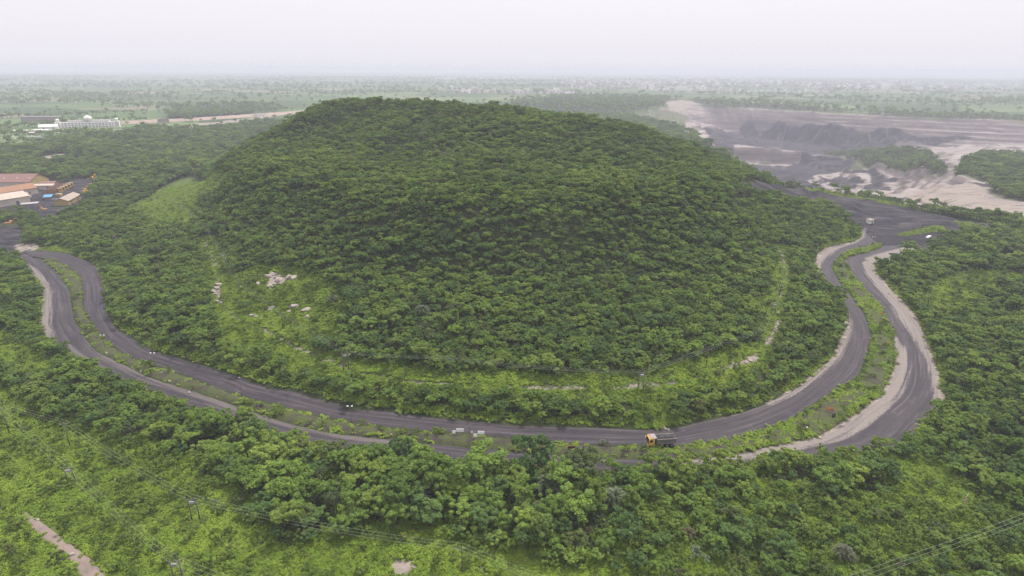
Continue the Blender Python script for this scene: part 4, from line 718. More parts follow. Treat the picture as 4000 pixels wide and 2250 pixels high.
x, y = PT['signframe']; e = empty('rusty_frame', (x, y, .3), .05); tag(e, 'rusty dark empty sign frame in the median shrubs left of the truck', 'sign frame'); q = MB().box(-1.1, 1.1, -.04, .04, 1.25, 1.38).box(-1.1, 1.1, -.04, .04, .5, .6).box(-1.1, -1.0, -.04, .04, .6, 1.25).box(1.0, 1.1, -.04, .04, .6, 1.25); q.build('frame', M['red_paint'], e); MB().box(-.98, .98, -.01, .02, .62, 1.23).build('backing', M['dark_metal'], e)
for s in (-.9, .9): MB().tube([(s, .05, -.3), (s, .05, .5)], .04, 5).build('post', M['dark_metal'], e)
KEEP_OUT.append((x, y-1.2, 1.8))
x, y = PT['tyre']; q = MB(); q.tube([(math.cos(t)*.95, math.sin(t)*.95, 0) for t in [2*math.pi*k/20 for k in range(21)]], .16, 7, False); o = q.build('painted_tyre', M['concrete'], None, (x, y, .45)); tag(o, 'whitewashed truck tyre lying at the left end of the median', 'tyre'); KEEP_OUT.append((x, y, 1.6))
x, y = PT['stump']; q = MB(); q.tube([(math.cos(t)*.62, 0, .62+math.sin(t)*.62) for t in [2*math.pi*k/18 for k in range(19)]], .24, 7, False); o = q.build('old_tyre', M['rubber'], None, (x+.1, y-2.2, .45), .5); tag(o, 'old dark tyre upright in the weeds below the orange sign', 'tyre'); KEEP_OUT.append((x, y-2.6, 1.4))
# ------------------------------------------------------------------ poles
POLE_LABEL = ['leaning dark power pole at the far left edge, lower wires', 'single dark pole in the left weed field, upper wires', 'double pole frame in the left foreground carrying the upper wires', 'shorter pole just right of the foreground double frame', 'single pole at the bottom middle near the bare sandy patch', 'double pole with stays in the left weeds on the lower wires', 'double pole frame cut off by the bottom edge, left foreground', 'dark pole cut off by the bottom edge at right',
 'pole in the bright meadow behind the left forest, farthest of the hill line', 'second farthest pole of the hill line, left meadow edge', 'slanting pole at the upper end of the left grassy strip', 'pole in the left grassy strip just above the double frame', 'double pole frame at the top of the rocky slope on the left', 'single pole beside the white rocks on the left slope', 'single pole below the scattered white rocks', 'double pole frame on the grassy terrace, left of the middle', 'single pole on the grassy terrace at the middle of the hill foot', 'short pole half hidden by trees on the middle terrace', 'double pole frame above the truck on the terrace', 'tall single pole on the bright terrace right of the truck', 'single pole where the terrace turns right, near the pale bare patch', 'double pole frame in the right grassy strip', 'single pole in the middle of the right grassy strip', 'farthest pole of the right grassy strip',
 'double pole in a clearing of the left forest', 'short dark post on the outer edge of the far left road']
LAMP_LABEL = {0: 'twin lamp post at the left bend of the median, farthest left', 1: 'twin lamp post on the left median, second from left', 2: 'single lamp post on the left median with stay wire', 3: 'twin lamp post in the median left of the white boards', 4: 'bare thin post between the white boards', 5: 'post beside the orange sign on the right bend', 6: 'tall leaning post on the right bend above the orange sign', 7: 'post at the outermost point of the right bend', 8: 'post in the right median straight, nearest of three', 9: 'post in the right median straight, middle of three', 10: 'post in the right median straight, farthest of three', 11: 'twin lamp post at the tip of the median by the junction', 12: 'thin post at the road edge right of the truck', 13: 'thin post in the median shrubs left of the truck'}
POLETOPS = []
lampn = 0
for i, (kind, x, y, h) in enumerate(L['poles']):
    z = hz(x, y); h = h+.9
    if kind in ('utility', 'line', 'short') and i < 26:
        e = empty('power_pole' if kind != 'short' else 'road_post', (x, y, z), .1*(i % 3-1)); tag(e, POLE_LABEL[i], 'pole')
        MB().tube([(0, 0, -.5), (0, 0, h)], [.15, .09], 7).build('pole', M['pole_dark'], e)
        if kind != 'short':
            MB().box(-1.0, 1.0, -.05, .05, h-.55, h-.43).build('crossarm', M['pole_dark'], e)
            for dx in (-.9, 0, .9): MB().lathe([(.03, 0), (.075, .05), (.04, .1), (.07, .16), (.02, .24)], (dx, 0, h-.43 if dx else h), 8).build('insulator', M['insulator'], e)
    elif kind in ('hframe', 'hline'):
        e = empty('double_pole', (x, y, z), .15); tag(e, POLE_LABEL[i], 'pole')
        for s in (-.85, .85): MB().tube([(s, 0, -.5), (s, 0, h)], [.15, .10], 7).build('pole', M['pole_dark'], e)
        MB().box(-1.5, 1.5, -.06, .06, h-.5, h-.36).build('crossarm', M['pole_dark'], e); MB().box(-.8, .8, -.04, .04, h*.55, h*.55+.1).build('brace', M['pole_dark'], e)
        MB().box(-.55, .55, -.45, -.07, h-1.35, h-.75).build('switch_box', M['pole_grey'], e)
        for dx in (-1.35, 0, 1.35): MB().lathe([(.03, 0), (.075, .05), (.04, .1), (.07, .16), (.02, .24)], (dx, 0, h-.36), 8).build('insulator', M['insulator'], e)
        MB().tube([(.85, .05, h-.6), (3.0, -2.2, .2)], .018, 4).build('stay_wire', M['wire_metal'], e)
    else:
        e = empty('lamp_post', (x, y, z+.2), 0); tag(e, LAMP_LABEL[lampn], 'lamp post')
        MB().tube([(0, 0, -.4), (0, 0, h)], [.075, .045], 6).build('pole', M['pole_dark'], e)
        if kind == 'lamp':
            for s in (-1, 1): MB().tube([(0, 0, h-.1), (s*.65, 0, h)], .025, 5).build('bracket', M['pole_dark'], e); MB().box(s*.65-.22, s*.65+.22, -.16, .16, h-.05, h+.16).build('lamp_head', M['lamp_white'], e)
        elif lampn == 2: MB().tube([(0, 0, h-.05), (.5, 0, h+.05)], .025, 5).build('bracket', M['pole_dark'], e); MB().box(-.1, .45, -.12, .12, h-.02, h+.12).build('lamp_head', M['pole_grey'], e)
        else: MB().box(-.35, .35, -.03, .03, h-.3, h-.22).build('crossarm', M['pole_dark'], e)
        lampn += 1
    KEEP_OUT.append((x, y, 1.3)); KEEP_OUT.append((x*.98, y*.98, 1.6))
    POLETOPS.append(Vector((x, y, z+h-.1)))
def wire_run(name, tops, off, label, sag=.9, r=.017):
    q = MB(); pts = []
    for k in range(len(tops)-1):
        a, b = tops[k], tops[k+1]; d = Vector((b.x-a.x, b.y-a.y, 0)).normalized(); n_ = Vector((-d.y, d.x, 0)); m_ = max(8, int((b-a).length/3))
        for j in range(m_ + (k == len(tops)-2)):
            t = j/m_; pts.append(a.lerp(b, t)+n_*off+Vector((0, 0, .25-4*t*(1-t)*sag*min(1.6, (b-a).length/45))))
    q.tube(pts, r, 5, False); o = q.build(name, M['wire_metal']); return tag(o, label, 'wire')
T = POLETOPS
runs = [('upper left', 'through the double frame in the left foreground', [Vector((-205, 176, 9)), T[1], T[2], T[4], Vector((32, 78, 7))], 1.0),
        ('lower left', 'through the lower left weeds', [T[0], T[5], T[6], Vector((-30, 80, 7))], 1.0),
        ('bottom right', 'crossing the bottom right corner', [Vector((45, 82, 7.5)), T[7], Vector((130, 112, 9))], .7),
        ('hill foot', 'round the foot of the hill', T[8:24], .7)]
for nm, wh, tops, sg in runs:
    for off, w_ in ((-.9, 'nearest'), (0, 'middle'), (.9, 'farthest')): wire_run('power_line', tops, off, '%s conductor of the %s power line %s' % (w_, nm, wh), sg)
# ------------------------------------------------------------------ rocks
def rock_mesh(seed):
    rng = np.random.default_rng(seed); import bmesh
    bm = bmesh.new(); bmesh.ops.create_icosphere(bm, subdivisions=2, radius=1.0); d0 = rng.normal(size=(7, 3)); d0 /= np.linalg.norm(d0, axis=1)[:, None]; cut = .55+.3*rng.random(7)
    for v in bm.verts:
        p = np.array(v.co)
        for dd, c_ in zip(d0, cut):
            q = p@dd
            if q > c_: p = p-dd*(q-c_)
        v.co = p*(1+.08*rng.normal())
    me = bpy.data.meshes.new('rock'); bm.to_mesh(me); bm.free(); me.materials.append(M['rock']); return me
def ordn(k):
    return ('first', 'second', 'third', 'fourth', 'fifth', 'sixth', 'seventh', 'eighth', 'ninth', 'tenth', 'eleventh', 'twelfth', 'thirteenth')[k]
RK = [rock_mesh(s) for s in range(6)]
for i, (x, y) in enumerate(L['rocks']):
    s = (random.uniform(.8, 1.9) if i < 25 else random.uniform(.35, .75))*(1.25 if i in (0, 1, 2, 7, 9) else 1)
    o = bpy.data.objects.new('rock', RK[i % 6]); link(o); o.location = (x, y, hz(x, y)+.15+.1*s); o.rotation_euler = (random.uniform(-.3, .3), random.uniform(-.3, .3), random.uniform(0, 6)); o.scale = (s*random.uniform(.9, 1.5), s*random.uniform(.7, 1.1), s*random.uniform(.45, .7))
    ro = lambda a, b: ordn(sorted(range(a, b), key=lambda q: L['rocks'][q][0]/L['rocks'][q][1]).index(i))
    if i < 6: lab, g = 'pale rock of the left strip outcrop, %s from left' % ro(0, 6), 'rocks of the left strip outcrop'
    elif i < 15: lab, g = 'white boulder of the large left slope outcrop, %s from left' % ro(6, 15), 'boulders of the left slope outcrop'
    elif i < 25: lab, g = 'scattered pale boulder below the left outcrop, %s from left' % ro(15, 25), 'boulders in the left scrub'
    elif i < 32: lab, g = 'pale rock on the right grassy strip, %s from left' % ro(25, 32), 'rocks in the right strip'
    elif i < 44: lab, g = 'small pale stone beside the coal road, %s from left' % ro(32, 44), 'stones along the road edges'
    elif i < 48: lab, g = 'small stone on the bottom left dirt track, %s from left' % ro(44, 48), 'stones on the dirt track'
    elif i < 52: lab, g = 'stone of the far left junction rubble, %s from left' % ro(48, 52), 'stones at the left junction'
    else: lab, g = 'small pale stone on the right sandy shoulder, %s from left' % ro(52, len(L['rocks'])), 'stones on the right shoulder'
    tag(o, lab, 'rock', g); KEEP_OUT.append((x*.99, y*.99, .9*s+.5))
# ------------------------------------------------------------------ special plants
def feathery(loc, s, seed, label, mat=None, n=150, name='feathery_tree', up=.9):
    """long drooping sprays of fine leaves on arching twigs"""
    rng = np.random.default_rng(seed); V, Fc, T_ = [], [], []; tw = MB()
    h, R = 5.0*s, 3.1*s
    for k in range(n):
        a = rng.uniform(0, 6.283); r1 = R*(.25+.75*rng.random()); zt = h*(.62+.34*rng.random())*(1-.25*(r1/R)**2)
        p0 = np.array([math.cos(a)*r1*.25, math.sin(a)*r1*.25, zt*.72]); p1 = np.array([math.cos(a)*r1*.7, math.sin(a)*r1*.7, zt]); p2 = np.array([math.cos(a+.2)*r1, math.sin(a+.2)*r1, zt-.55*s*(1+rng.random())])
        if k % 4 == 0: tw.tube([tuple(p0), tuple(p1), tuple(p2)], [.035*s, .025*s, .01*s], 4)
        m_ = 26; t = np.linspace(.25, 1, m_)[:, None]; c = (1-t)**2*p0+2*t*(1-t)*p1+t*t*p2; tang = p2-p0; tang /= np.linalg.norm(tang)
        sd = np.cross(tang, [0, 0, 1]); sd /= np.linalg.norm(sd)+1e-9
        for sg in (-1, 1):
            w = .26*s*(1-.5*t); tip = c+sd*sg*w+rng.normal(size=c.shape)*.03+np.array([0, 0, -.05]); b0 = c-tang*.035*s; b1 = c+tang*.035*s
            q = np.stack([b0, tip-tang*.02, tip+tang*.03, b1], 1).reshape(-1, 3); V.append(q); T_.append(np.full(len(q), .3+.7*rng.random()))
    V = np.vstack(V); tt = np.concatenate(T_); e = empty(name, loc, rng.uniform(0, 6)); tag(e, label, 'tree')
    me = np_mesh('crown', V, np.arange(len(V)).reshape(-1, 4), [mat or LEAF_PALE]); fattr(me, 'tint', tt); link(bpy.data.objects.new('crown', me), e)
    tw.tube([(0, 0, -.5), (.1*s, 0, h*.4), (0, .1*s, h*.6)], [.16*s, .12*s, .06*s], 6); tw.build('trunk', BARK, e)
    KEEP_OUT.append((loc[0], loc[1], 2.2*s)); KEEP_OUT.append((loc[0]*.97, loc[1]*.97, 1.6*s)); return e
for nm, s, lab in (('mangle1', 1.05, 'pale feathery tree in the thicket below the white boards'), ('mangle2', 1.25, 'largest pale feathery tree in the middle foreground thicket'), ('mangle3', 1.0, 'pale feathery tree just below the largest one'), ('mangle4', 1.15, 'grey-green feathery tree below and left of the truck'), ('mangle5', .9, 'feathery tree low in the bottom right scrub'), ('mangle6', 1.1, 'grey-green feathery tree at the left edge of the hill wood'), ('mangle7', .9, 'feathery grey-green tree among the scattered boulders')):
    x, y = PT[nm]; feathery((x, y, hz(x, y)), s, sum(map(ord, nm)), lab)
x, y = PT['yellow1']; o = bpy.data.objects.new('shrub', None)
def one_bush(nm, mat, s, label, name='bush', z=0):
    x, y = PT[nm]; rng = np.random.default_rng(len(label)); cd = crown_data(rng, 2.4*s, 1.35*s, 22, 40, .26, base=.1); o = bpy.data.objects.new(name, crown_mesh(name, cd, mat)); link(o); o.location = (x, y, hz(x, y)+z); tag(o, label, 'bush'); KEEP_OUT.append((x, y, 1.3*s)); KEEP_OUT.append((x*.98, y*.98, 1.2*s))
one_bush('yellow1', LEAF_YEL, 1.0, 'bright yellow-green bush at the edge of the thicket, above the sandy patch')
one_bush('bright2', LEAF_YEL, 2.2, 'bright yellow-green bush beside the sandy corner of the far right road')
one_bush('nest', LEAF_DRY, .75, 'dead brown bush in the middle of the bottom thicket')
one_bush('palm2', LEAF_PALE, 1.5, 'pale silvery bush in the bottom right scrub')
feathery((PT['palm1'][0], PT['palm1'][1], 0), .75, 77, 'dry spiky plume of reeds in the bottom scrub, right of the middle', LEAF_DRY, 60, 'reed_clump')
feathery((PT['yucca'][0], PT['yucca'][1], .1), .42, 78, 'spiky grey-green plant at the road edge left of the truck', LEAF_PALE, 50, 'spiky_plant')
x, y = PT['snag']; q = MB().tube([(0, 0, -.4), (.15, 0, 2.2), (.05, .1, 4.2), (.35, .1, 5.2)], [.22, .17, .12, .05], 7).tube([(.1, 0, 2.6), (-.6, .1, 3.6)], [.09, .03], 5).tube([(.08, .05, 3.4), (.7, 0, 4.1)], [.07, .02], 5); o = q.build('dead_trunk', plain('dead_wood', (.40, .33, .26), .9, .1, dirt=.3), None, (x, y, 0)); tag(o, 'bleached dead tree trunk sticking up in the right thicket', 'dead tree'); KEEP_OUT.append((x, y, 1.6)); KEEP_OUT.append((x*.97, y*.97, 1.6))
# ------------------------------------------------------------------ sheds and yard on the left
def gable(name, label, c, ln, wd, h, rise, rz, roofm, wallm, gable_m=None, lean=False, cat='shed', vents=0, doors=2, over=.5):
    e = empty(name, (c[0], c[1], hz(c[0], c[1])), rz); tag(e, label, cat); a, b = ln/2, wd/2
    w = MB(); w.box(-a, a, -b, -b+.25, 0, h); w.box(-a, a, b-.25, b, 0, h); w.build('wall', M[wallm], e)
    for s in (-1, 1):
        x0 = s*(a-.125); MB().poly([(x0-.12, -b+.25, 0), (x0-.12, b-.25, 0), (x0-.12, b-.25, h), (x0-.12, 0, h+rise), (x0-.12, -b+.25, h), (x0+.12, -b+.25, 0), (x0+.12, b-.25, 0), (x0+.12, b-.25, h), (x0+.12, 0, h+rise), (x0+.12, -b+.25, h)], [(0, 1, 2, 3, 4), (9, 8, 7, 6, 5), (0, 4, 9, 5), (1, 6, 7, 2), (2, 7, 8, 3), (3, 8, 9, 4), (0, 5, 6, 1)]).build('gable_wall', M[gable_m or wallm], e)
    sl = rise/b
    for s in (-1, 1):
        n = max(2, int(ln/2.2)); r = MB()
        v = []                                               # corrugated sheet slope
        for k in range(2*n+1):
            x = -a-over+(ln+2*over)*k/(2*n); dz = .05*(k % 2)
            v += [(x, s*(b+over), h-sl*over+.08+dz), (x, 0.0, h+rise+.08+dz)]
        fs = [(2*k, 2*k+2, 2*k+3, 2*k+1) if s < 0 else (2*k+1, 2*k+3, 2*k+2, 2*k) for k in range(2*n)]
        r.poly(v, fs); r.poly([(q[0], q[1], q[2]-.14) for q in v], [f[::-1] for f in fs]); rf = r.build('roof', M[roofm], e)
        if s < 0:
            for k in range(vents): x = -a+ln*(k+.7)/vents; MB().box(x-.5, x+.5, -b*.55-.4, -b*.55+.4, h+rise*.45, h+rise*.45+.45).build('roof_vent', M['roof_white'], rf)
    for k in range(doors):
        x = -a+ln*(k+.5)/doors; MB().box(x-.9, x+.9, -b-.03, -b+.02, .05, min(h*.8, 2.6)).build('door', M['window_dark'], e)
    KEEP_OUT.append((c[0], c[1], max(a, b)*.75))
    for s in (-1, 1): KEEP_OUT.append((c[0]+s*a*.6*math.cos(rz), c[1]+s*a*.6*math.sin(rz), b+1))
    return e
gable('workshop_shed', 'long red-roofed workshop shed with a yellow gable end, left edge', (-446, 521), 62, 24, 5.5, 5.2, .06, 'roof_red', 'cream_wall', 'yellow_wall', vents=6)
gable('lean_shed', 'small red-brown roofed annex at the yellow gable of the workshop', (-404, 519), 12, 7, 3.4, 1.2, .1, 'roof_red', 'yellow_wall')
gable('store_shed', 'cream flat-looking shed in front of the red annex', (-400, 508), 17, 6.5, 3.4, .9, .1, 'roof_cream', 'cream_wall')
gable('office_row', 'low white-roofed row building before the long red workshop', (-410, 492), 17, 5, 3.0, .7, .05, 'roof_white', 'brown_wall', doors=4)
gable('orange_shed', 'orange-roofed shed standing gable-on in the left yard', (-402, 478), 27, 13, 5.0, 3.2, 1.18, 'roof_orange', 'cream_wall')
gable('cream_shed', 'large cream-roofed shed at the left edge of the yard', (-385, 441), 34, 16, 5.2, 3.0, 1.12, 'roof_cream', 'cream_wall')
gable('striped_hut', 'small cream hut beside the orange-roofed shed', (-389, 470), 8.5, 5.5, 3.2, .8, .12, 'roof_cream', 'cream_wall')
gable('tan_shed', 'tan-roofed shed half hidden by trees, right side of the yard', (-341, 452), 25, 9.5, 3.6, 2.0, 1.85, 'roof_tan', 'yellow_wall')
e = empty('blue_kiosk', (-368, 468, 0), .25); tag(e, 'small open kiosk with a bright blue sheet roof in the yard', 'kiosk')
MB().poly([(-3, -2.2, 3.0), (3, -2.2, 3.0), (3, 2.2, 4.2), (-3, 2.2, 4.2), (-3, -2.2, 2.88), (3, -2.2, 2.88), (3, 2.2, 4.08), (-3, 2.2, 4.08)], [(0, 1, 2, 3), (7, 6, 5, 4), (0, 4, 5, 1), (1, 5, 6, 2), (2, 6, 7, 3), (3, 7, 4, 0)]).build('roof', M['roof_blue'], e)
for sx in (-2.6, 2.6):
    for sy, hh in ((-1.9, 2.9), (1.9, 3.95)): MB().tube([(sx, sy, 0), (sx, sy, hh)], .08, 5).build('post', M['pole_dark'], e)
MB().box(-1.8, 1.8, -.8, 1.2, 0, 1.9).build('counter', M['concrete'], e); KEEP_OUT.append((-368, 468, 5))
e = empty('yellow_tank', (-366, 477, 0), .1); tag(e, 'boxy mustard-yellow tank cabin right of the blue kiosk', 'cabin'); MB().box(-2.2, 2.2, -1.5, 1.5, .3, 3.0).build('body', M['yellow_wall'], e); MB().prism([(-2.3, 3.0), (2.3, 3.0), (1.7, 3.5), (-1.7, 3.5)], -1.6, 1.6).build('roof', M['yellow_wall'], e); MB().box(-.5, .3, -1.53, -1.5, .4, 2.2).build('door', M['window_dark'], e); KEEP_OUT.append((-366, 477, 4))
e = empty('concrete_slab_hut', (-366, 446, 0), .5); tag(e, 'low grey flat-roofed hut behind the trees of the left yard', 'hut'); MB().box(-5, 5, -3, 3, 0, 2.2).build('wall', M['concrete'], e); MB().box(-5.4, 5.4, -3.4, 3.4, 2.2, 2.5).build('roof', M['roof_grey'], e); KEEP_OUT.append((-366, 446, 7))
o = MB().box(-9, 9, -.06, .06, 0, 2.0).build('sheet_fence', M['green_sheet'], None, (-334, 434, 0), .15); tag(o, 'pale green sheet fence below the tan-roofed shed', 'fence')
# a long flat lorry and rows of parked mine vehicles
def lorry(loc, rz, label, bed='roof_white', cabm='lamp_white'):
    t = empty('flat_lorry', loc, rz); tag(t, label, 'truck'); MB().box(-5.2, 2.6, -1.2, 1.2, 1.1, 1.3).build('bed', M[bed], t)
    for s in (-1, 1): MB().box(-5.2, 2.6, s*1.17-.03, s*1.17+.03, 1.3, 1.8).build('side_board', M[bed], t)
    c = MB().prism([(2.8, .7), (4.7, .7), (4.75, 1.6), (4.45, 2.6), (2.8, 2.6)], -1.15, 1.15).build('cab', M[cabm], t); MB().poly([(4.77, -1, 1.65), (4.77, 1, 1.65), (4.5, .95, 2.5), (4.5, -.95, 2.5)], [(0, 1, 2, 3)]).build('windscreen', M['glass_dark'], c); MB().box(-5, 4.5, -.4, .4, .75, 1.08).build('chassis', M['dark_metal'], t)
    for x in (3.7, -2.6, -3.8):
        for s in (-1, 1): MB().wheel((x, s*.95, .5), .5, .35, 10).build('wheel', M['rubber'], t)
    return t
lorry((-358, 465, 0), .05, 'long white flat lorry parked right of the blue kiosk'); KEEP_OUT.append((-358, 465, 6))
lorry((-371, 462, 0), .1, 'rusty low-loader trailer lorry in front of the blue kiosk', 'roof_red', 'dark_metal')
first = tipper((-381.5, 493, 0), .55, 'yellow dump truck parked at the near end of the yard row', 'dump trucks parked side by side', cabm='yellow_paint', bodym='orange_paint', ribs=4, name='dump_truck'); first.scale = (1.5, 1.5, 1.5)
for k, lab in ((1, 'dump truck parked second in the yard row'), (2, 'dump truck parked third in the yard row'), (3, 'dump truck parked fourth in the yard row'), (4, 'dump truck parked at the far end of the yard row')):
    c = copy_tree(first); c.location = (-381.5-2.0*k, 493+6.2*k, 0); tag(c, lab)
KEEP_OUT.append((-385, 504, 12)); KEEP_OUT.append((-382, 494, 9))
def loader(loc, rz, label, group=None, src=[None], s=1.0):
    if src[0] is None:
        t = empty('wheel_loader', loc, rz); MB().prism([(-3.2, 1.0), (.6, 1.0), (.6, 2.0), (-.3, 2.2), (-3.1, 2.2)], -1.0, 1.0).build('body', M['orange_paint'], t); c = MB().prism([(-.5, 2.2), (1.1, 2.0), (.9, 3.5), (-.4, 3.5)], -.85, .85).build('cab', M['yellow_paint'], t)
        for q in (-1, 1): MB().box(-.3, .8, q*.86-.012, q*.86+.012, 2.4, 3.25).build('side_window', M['glass_dark'], c)
        MB().tube([(.6, -.6, 1.8), (2.4, -.6, 1.9), (3.6, -.6, .7)], .16, 6).tube([(.6, .6, 1.8), (2.4, .6, 1.9), (3.6, .6, .7)], .16, 6).build('lift_arm', M['orange_paint'], t); MB().prism([(3.4, .1), (5.0, .15), (4.1, .5), (3.7, 1.5), (3.4, 1.4)], -1.45, 1.45).build('bucket', M['plate_dusty'], t)
        for x in (-2.2, 1.5):
            for q in (-1, 1): MB().wheel((x, q*1.1, .8), .8, .55, 12).build('wheel', M['rubber'], t)
        src[0] = t
    else: t = copy_tree(src[0]); t.location = loc; t.rotation_euler = (0, 0, rz)
    t.scale = (s, s, s); tag(t, label, 'loader', group); return t
for k, ((x, y), lab) in enumerate((((-353, 488), 'nearest orange loader at the right edge of the left yard'), ((-358.5, 497.5), 'second orange loader along the right edge of the yard'), ((-363, 507.5), 'third orange loader along the right edge of the yard'), ((-368, 519), 'fourth orange loader along the right edge of the yard'), ((-373.5, 531), 'fifth orange loader along the right edge of the yard'), ((-391, 556), 'orange loader at the far corner of the yard, nearer of two'), ((-396, 567), 'orange loader at the far corner of the yard, farther of two'))):
    loader((x, y, 0), 2.6+.3*(k % 3), lab, 'orange mine vehicles along the yard edge', s=1.15); KEEP_OUT.append((x, y, 4)); KEEP_OUT.append((x*.98, y*.98, 4))
def excavator(loc, rz, label, s=1.0):
    t = empty('excavator', loc, rz); t.scale = (s, s, s); tag(t, label, 'excavator')
    for q in (-1, 1): MB().prism([(-2.2, .1), (2.2, .1), (2.5, .5), (2.2, .95), (-2.2, .95), (-2.5, .5)], q*1.1-.3, q*1.1+.3).build('track', M['dark_metal'], t)
    b = MB().box(-2.3, 1.3, -1.3, 1.3, 1.1, 2.3).build('body', M['orange_paint'], t); MB().prism([(.2, 2.3), (1.5, 2.3), (1.3, 3.2), (.2, 3.2)], .2, 1.25).build('cab', M['yellow_paint'], b)
    MB().tube([(1.2, -.2, 2.0), (3.4, -.2, 4.6), (5.4, -.2, 3.8)], [.3, .28, .2], 6).build('boom', M['orange_paint'], t); MB().tube([(5.4, -.2, 3.9), (6.0, -.2, 1.6)], [.2, .16], 6).build('stick', M['orange_paint'], t); MB().prism([(5.5, .6), (6.4, .5), (6.5, 1.7), (5.9, 1.6)], -.75, .35).build('bucket', M['dark_metal'], t); KEEP_OUT.append((loc[0], loc[1], 5)); KEEP_OUT.append((loc[0]*.98, loc[1]*.98, 5)); return t
excavator((-342, 428, 0), 2.9, 'orange excavator in the dark clearing below the tan-roofed shed')
excavator((-334, 386, 0), .3, 'rusty orange excavator at the left junction, right one of the pair', 1.1); excavator((-344, 381, 0), 3.0, 'rusty orange excavator at the left picture edge by the junction', 1.1)
# ------------------------------------------------------------------ huts at the right junction
for nm, lab, s in (('hut', 'small pale guard hut beside the coal yard road', 1.0), ('hut2', 'tiny white cabin on the far side of the coal yard', 1.1)):
    x, y = PT[nm]; e = empty('guard_hut', (x, y, hz(x, y)), .3); tag(e, lab, 'hut'); e.scale = (s, s, s); MB().box(-1.8, 1.8, -1.5, 1.5, 0, 2.6).build('wall', M['white_wall'], e); MB().box(-2.1, 2.1, -1.8, 1.8, 2.6, 2.85).build('roof', M['roof_tan'], e); MB().box(.2, 1.1, -1.53, -1.5, .02, 2.0).build('door', M['window_dark'], e); MB().box(-1.3, -.3, -1.53, -1.5, 1.0, 1.8).build('window', M['window_dark'], e); KEEP_OUT.append((x, y, 4)); KEEP_OUT.append((x*.97, y*.97, 4))
# ------------------------------------------------------------------ white domed college far left
def college():
    Lh = 50.0; c = (-733, 1062); rz = math.atan2(48, 66)*.55
    t = empty('domed_building', (c[0], c[1], 0), rz); tag(t, 'long white three-storey building with three domes beyond the forest', 'building'); t.scale = (.87, .87, .72)
    w = MB().box(-Lh, Lh, 0, 14, 0, 12.5).build('wall', M['white_wall'], t)
    MB().box(-Lh+16, Lh-14, 3.5, 17, 12.52, 16.5).build('upper_storey', M['white_wall'], t); MB().box(-Lh+15, Lh-13, 3.0, 17.5, 16.52, 17.3).build('roof', M['roof_grey'], t); MB().box(-Lh-.4, Lh+.4, -.5, .0, 8.2, 8.9).build('balcony', M['roof_white'], t); MB().box(-Lh-.4, Lh+.4, -.5, .0, 4.1, 4.7).build('balcony', M['roof_white'], t); MB().box(-Lh, Lh, -.3, -.003, 12.0, 13.2).build('parapet', M['roof_white'], t)
    def win(x, z, ww, hh, y=-.03, par=w): MB().box(x-ww/2, x+ww/2, y-.05, y+.02, z, z+hh).build('window', M['window_dark'], par)
    for k in range(30):
        x = -Lh+8+k*(2*Lh-16)/29+(.5 if k % 2 else -.5)
        for z in (1.4, 5.3, 9.4): win(x, z, 1.5, 1.9)
    for k in range(22): win(-Lh+18+k*(2*Lh-34)/21, 13.6, 1.5, 1.6, 3.47)
    for s in (-1, 1):
        tw = MB().box(s*Lh-4.2, s*Lh+4.2, -2.0, 6, 0, 15).build('tower', M['white_wall'], t); MB().lathe([(3.0, 0), (3.0, 2.6), (3.4, 2.8)], (s*Lh, 2, 15), 14).build('drum', M['white_wall'], tw); MB().lathe([(3.1, 0), (3.4, 1.2), (2.9, 2.6), (1.7, 3.7), (.4, 4.3), (.1, 5.2)], (s*Lh, 2, 17.8), 16).build('dome', M['roof_white'], tw)
        for dx in (-2, 0, 2): MB().box(s*Lh+dx-.55, s*Lh+dx+.55, -2.08, -1.98, 2, 13.5).build('window', M['brown_wall'], tw)
    d = MB().lathe([(7, 0), (7, 4), (7.4, 4.3)], (0, 7, 16.0), 18).build('drum', M['white_wall'], t); MB().lathe([(7, 0), (7.3, 2), (6.4, 4.6), (4.2, 6.7), (1.5, 7.8), (.15, 8.6)], (0, 7, 20.3), 18).build('dome', M['roof_white'], d)
    for q in range(-3, 4):
        x = Lh*q/3.2
        for ww in (0, 1): KEEP_OUT.append((c[0]+x*math.cos(rz)+6*math.sin(-rz), c[1]+x*math.sin(rz)+6*math.cos(rz), 11))
    for q in range(-4, 5):
        x = Lh*q/4; KEEP_OUT.append((c[0]+x*math.cos(rz)+14*math.sin(rz), c[1]+x*math.sin(rz)-14*math.cos(rz), 8))
college()
gable('assembly_hall', 'white gable-roofed hall left of the domed building', (-782, 1036), 26, 14, 4.5, 3, .5, 'roof_white', 'white_wall', cat='hall')
def block(name, label, c, lx, ly, h, rz, wallm, floors, cols, cat='building', roofm='roof_grey'):
    t = empty(name, (c[0], c[1], 0), rz); tag(t, label, cat); w = MB().box(-lx/2, lx/2, -ly/2, ly/2, 0, h).build('wall', M[wallm], t); MB().box(-lx/2-.3, lx/2+.3, -ly/2-.3, ly/2+.3, h, h+.7).build('roof', M[roofm], t)
    for f in range(floors):
        for k in range(cols): x = -lx/2+lx*(k+.5)/cols; z = h*(f+.35)/floors; MB().box(x-.8, x+.8, -ly/2-.06, -ly/2+.01, z, z+1.6).build('window', M['window_dark'], w)
    KEEP_OUT.append((c[0], c[1], max(lx, ly)*.55)); KEEP_OUT.append((c[0]*.98, c[1]*.98, lx*.4)); return t
block('brown_block', 'long dull brown three-storey block behind the domed building', (-905, 1185), 66, 12, 9, .12, 'brown_wall', 3, 16)
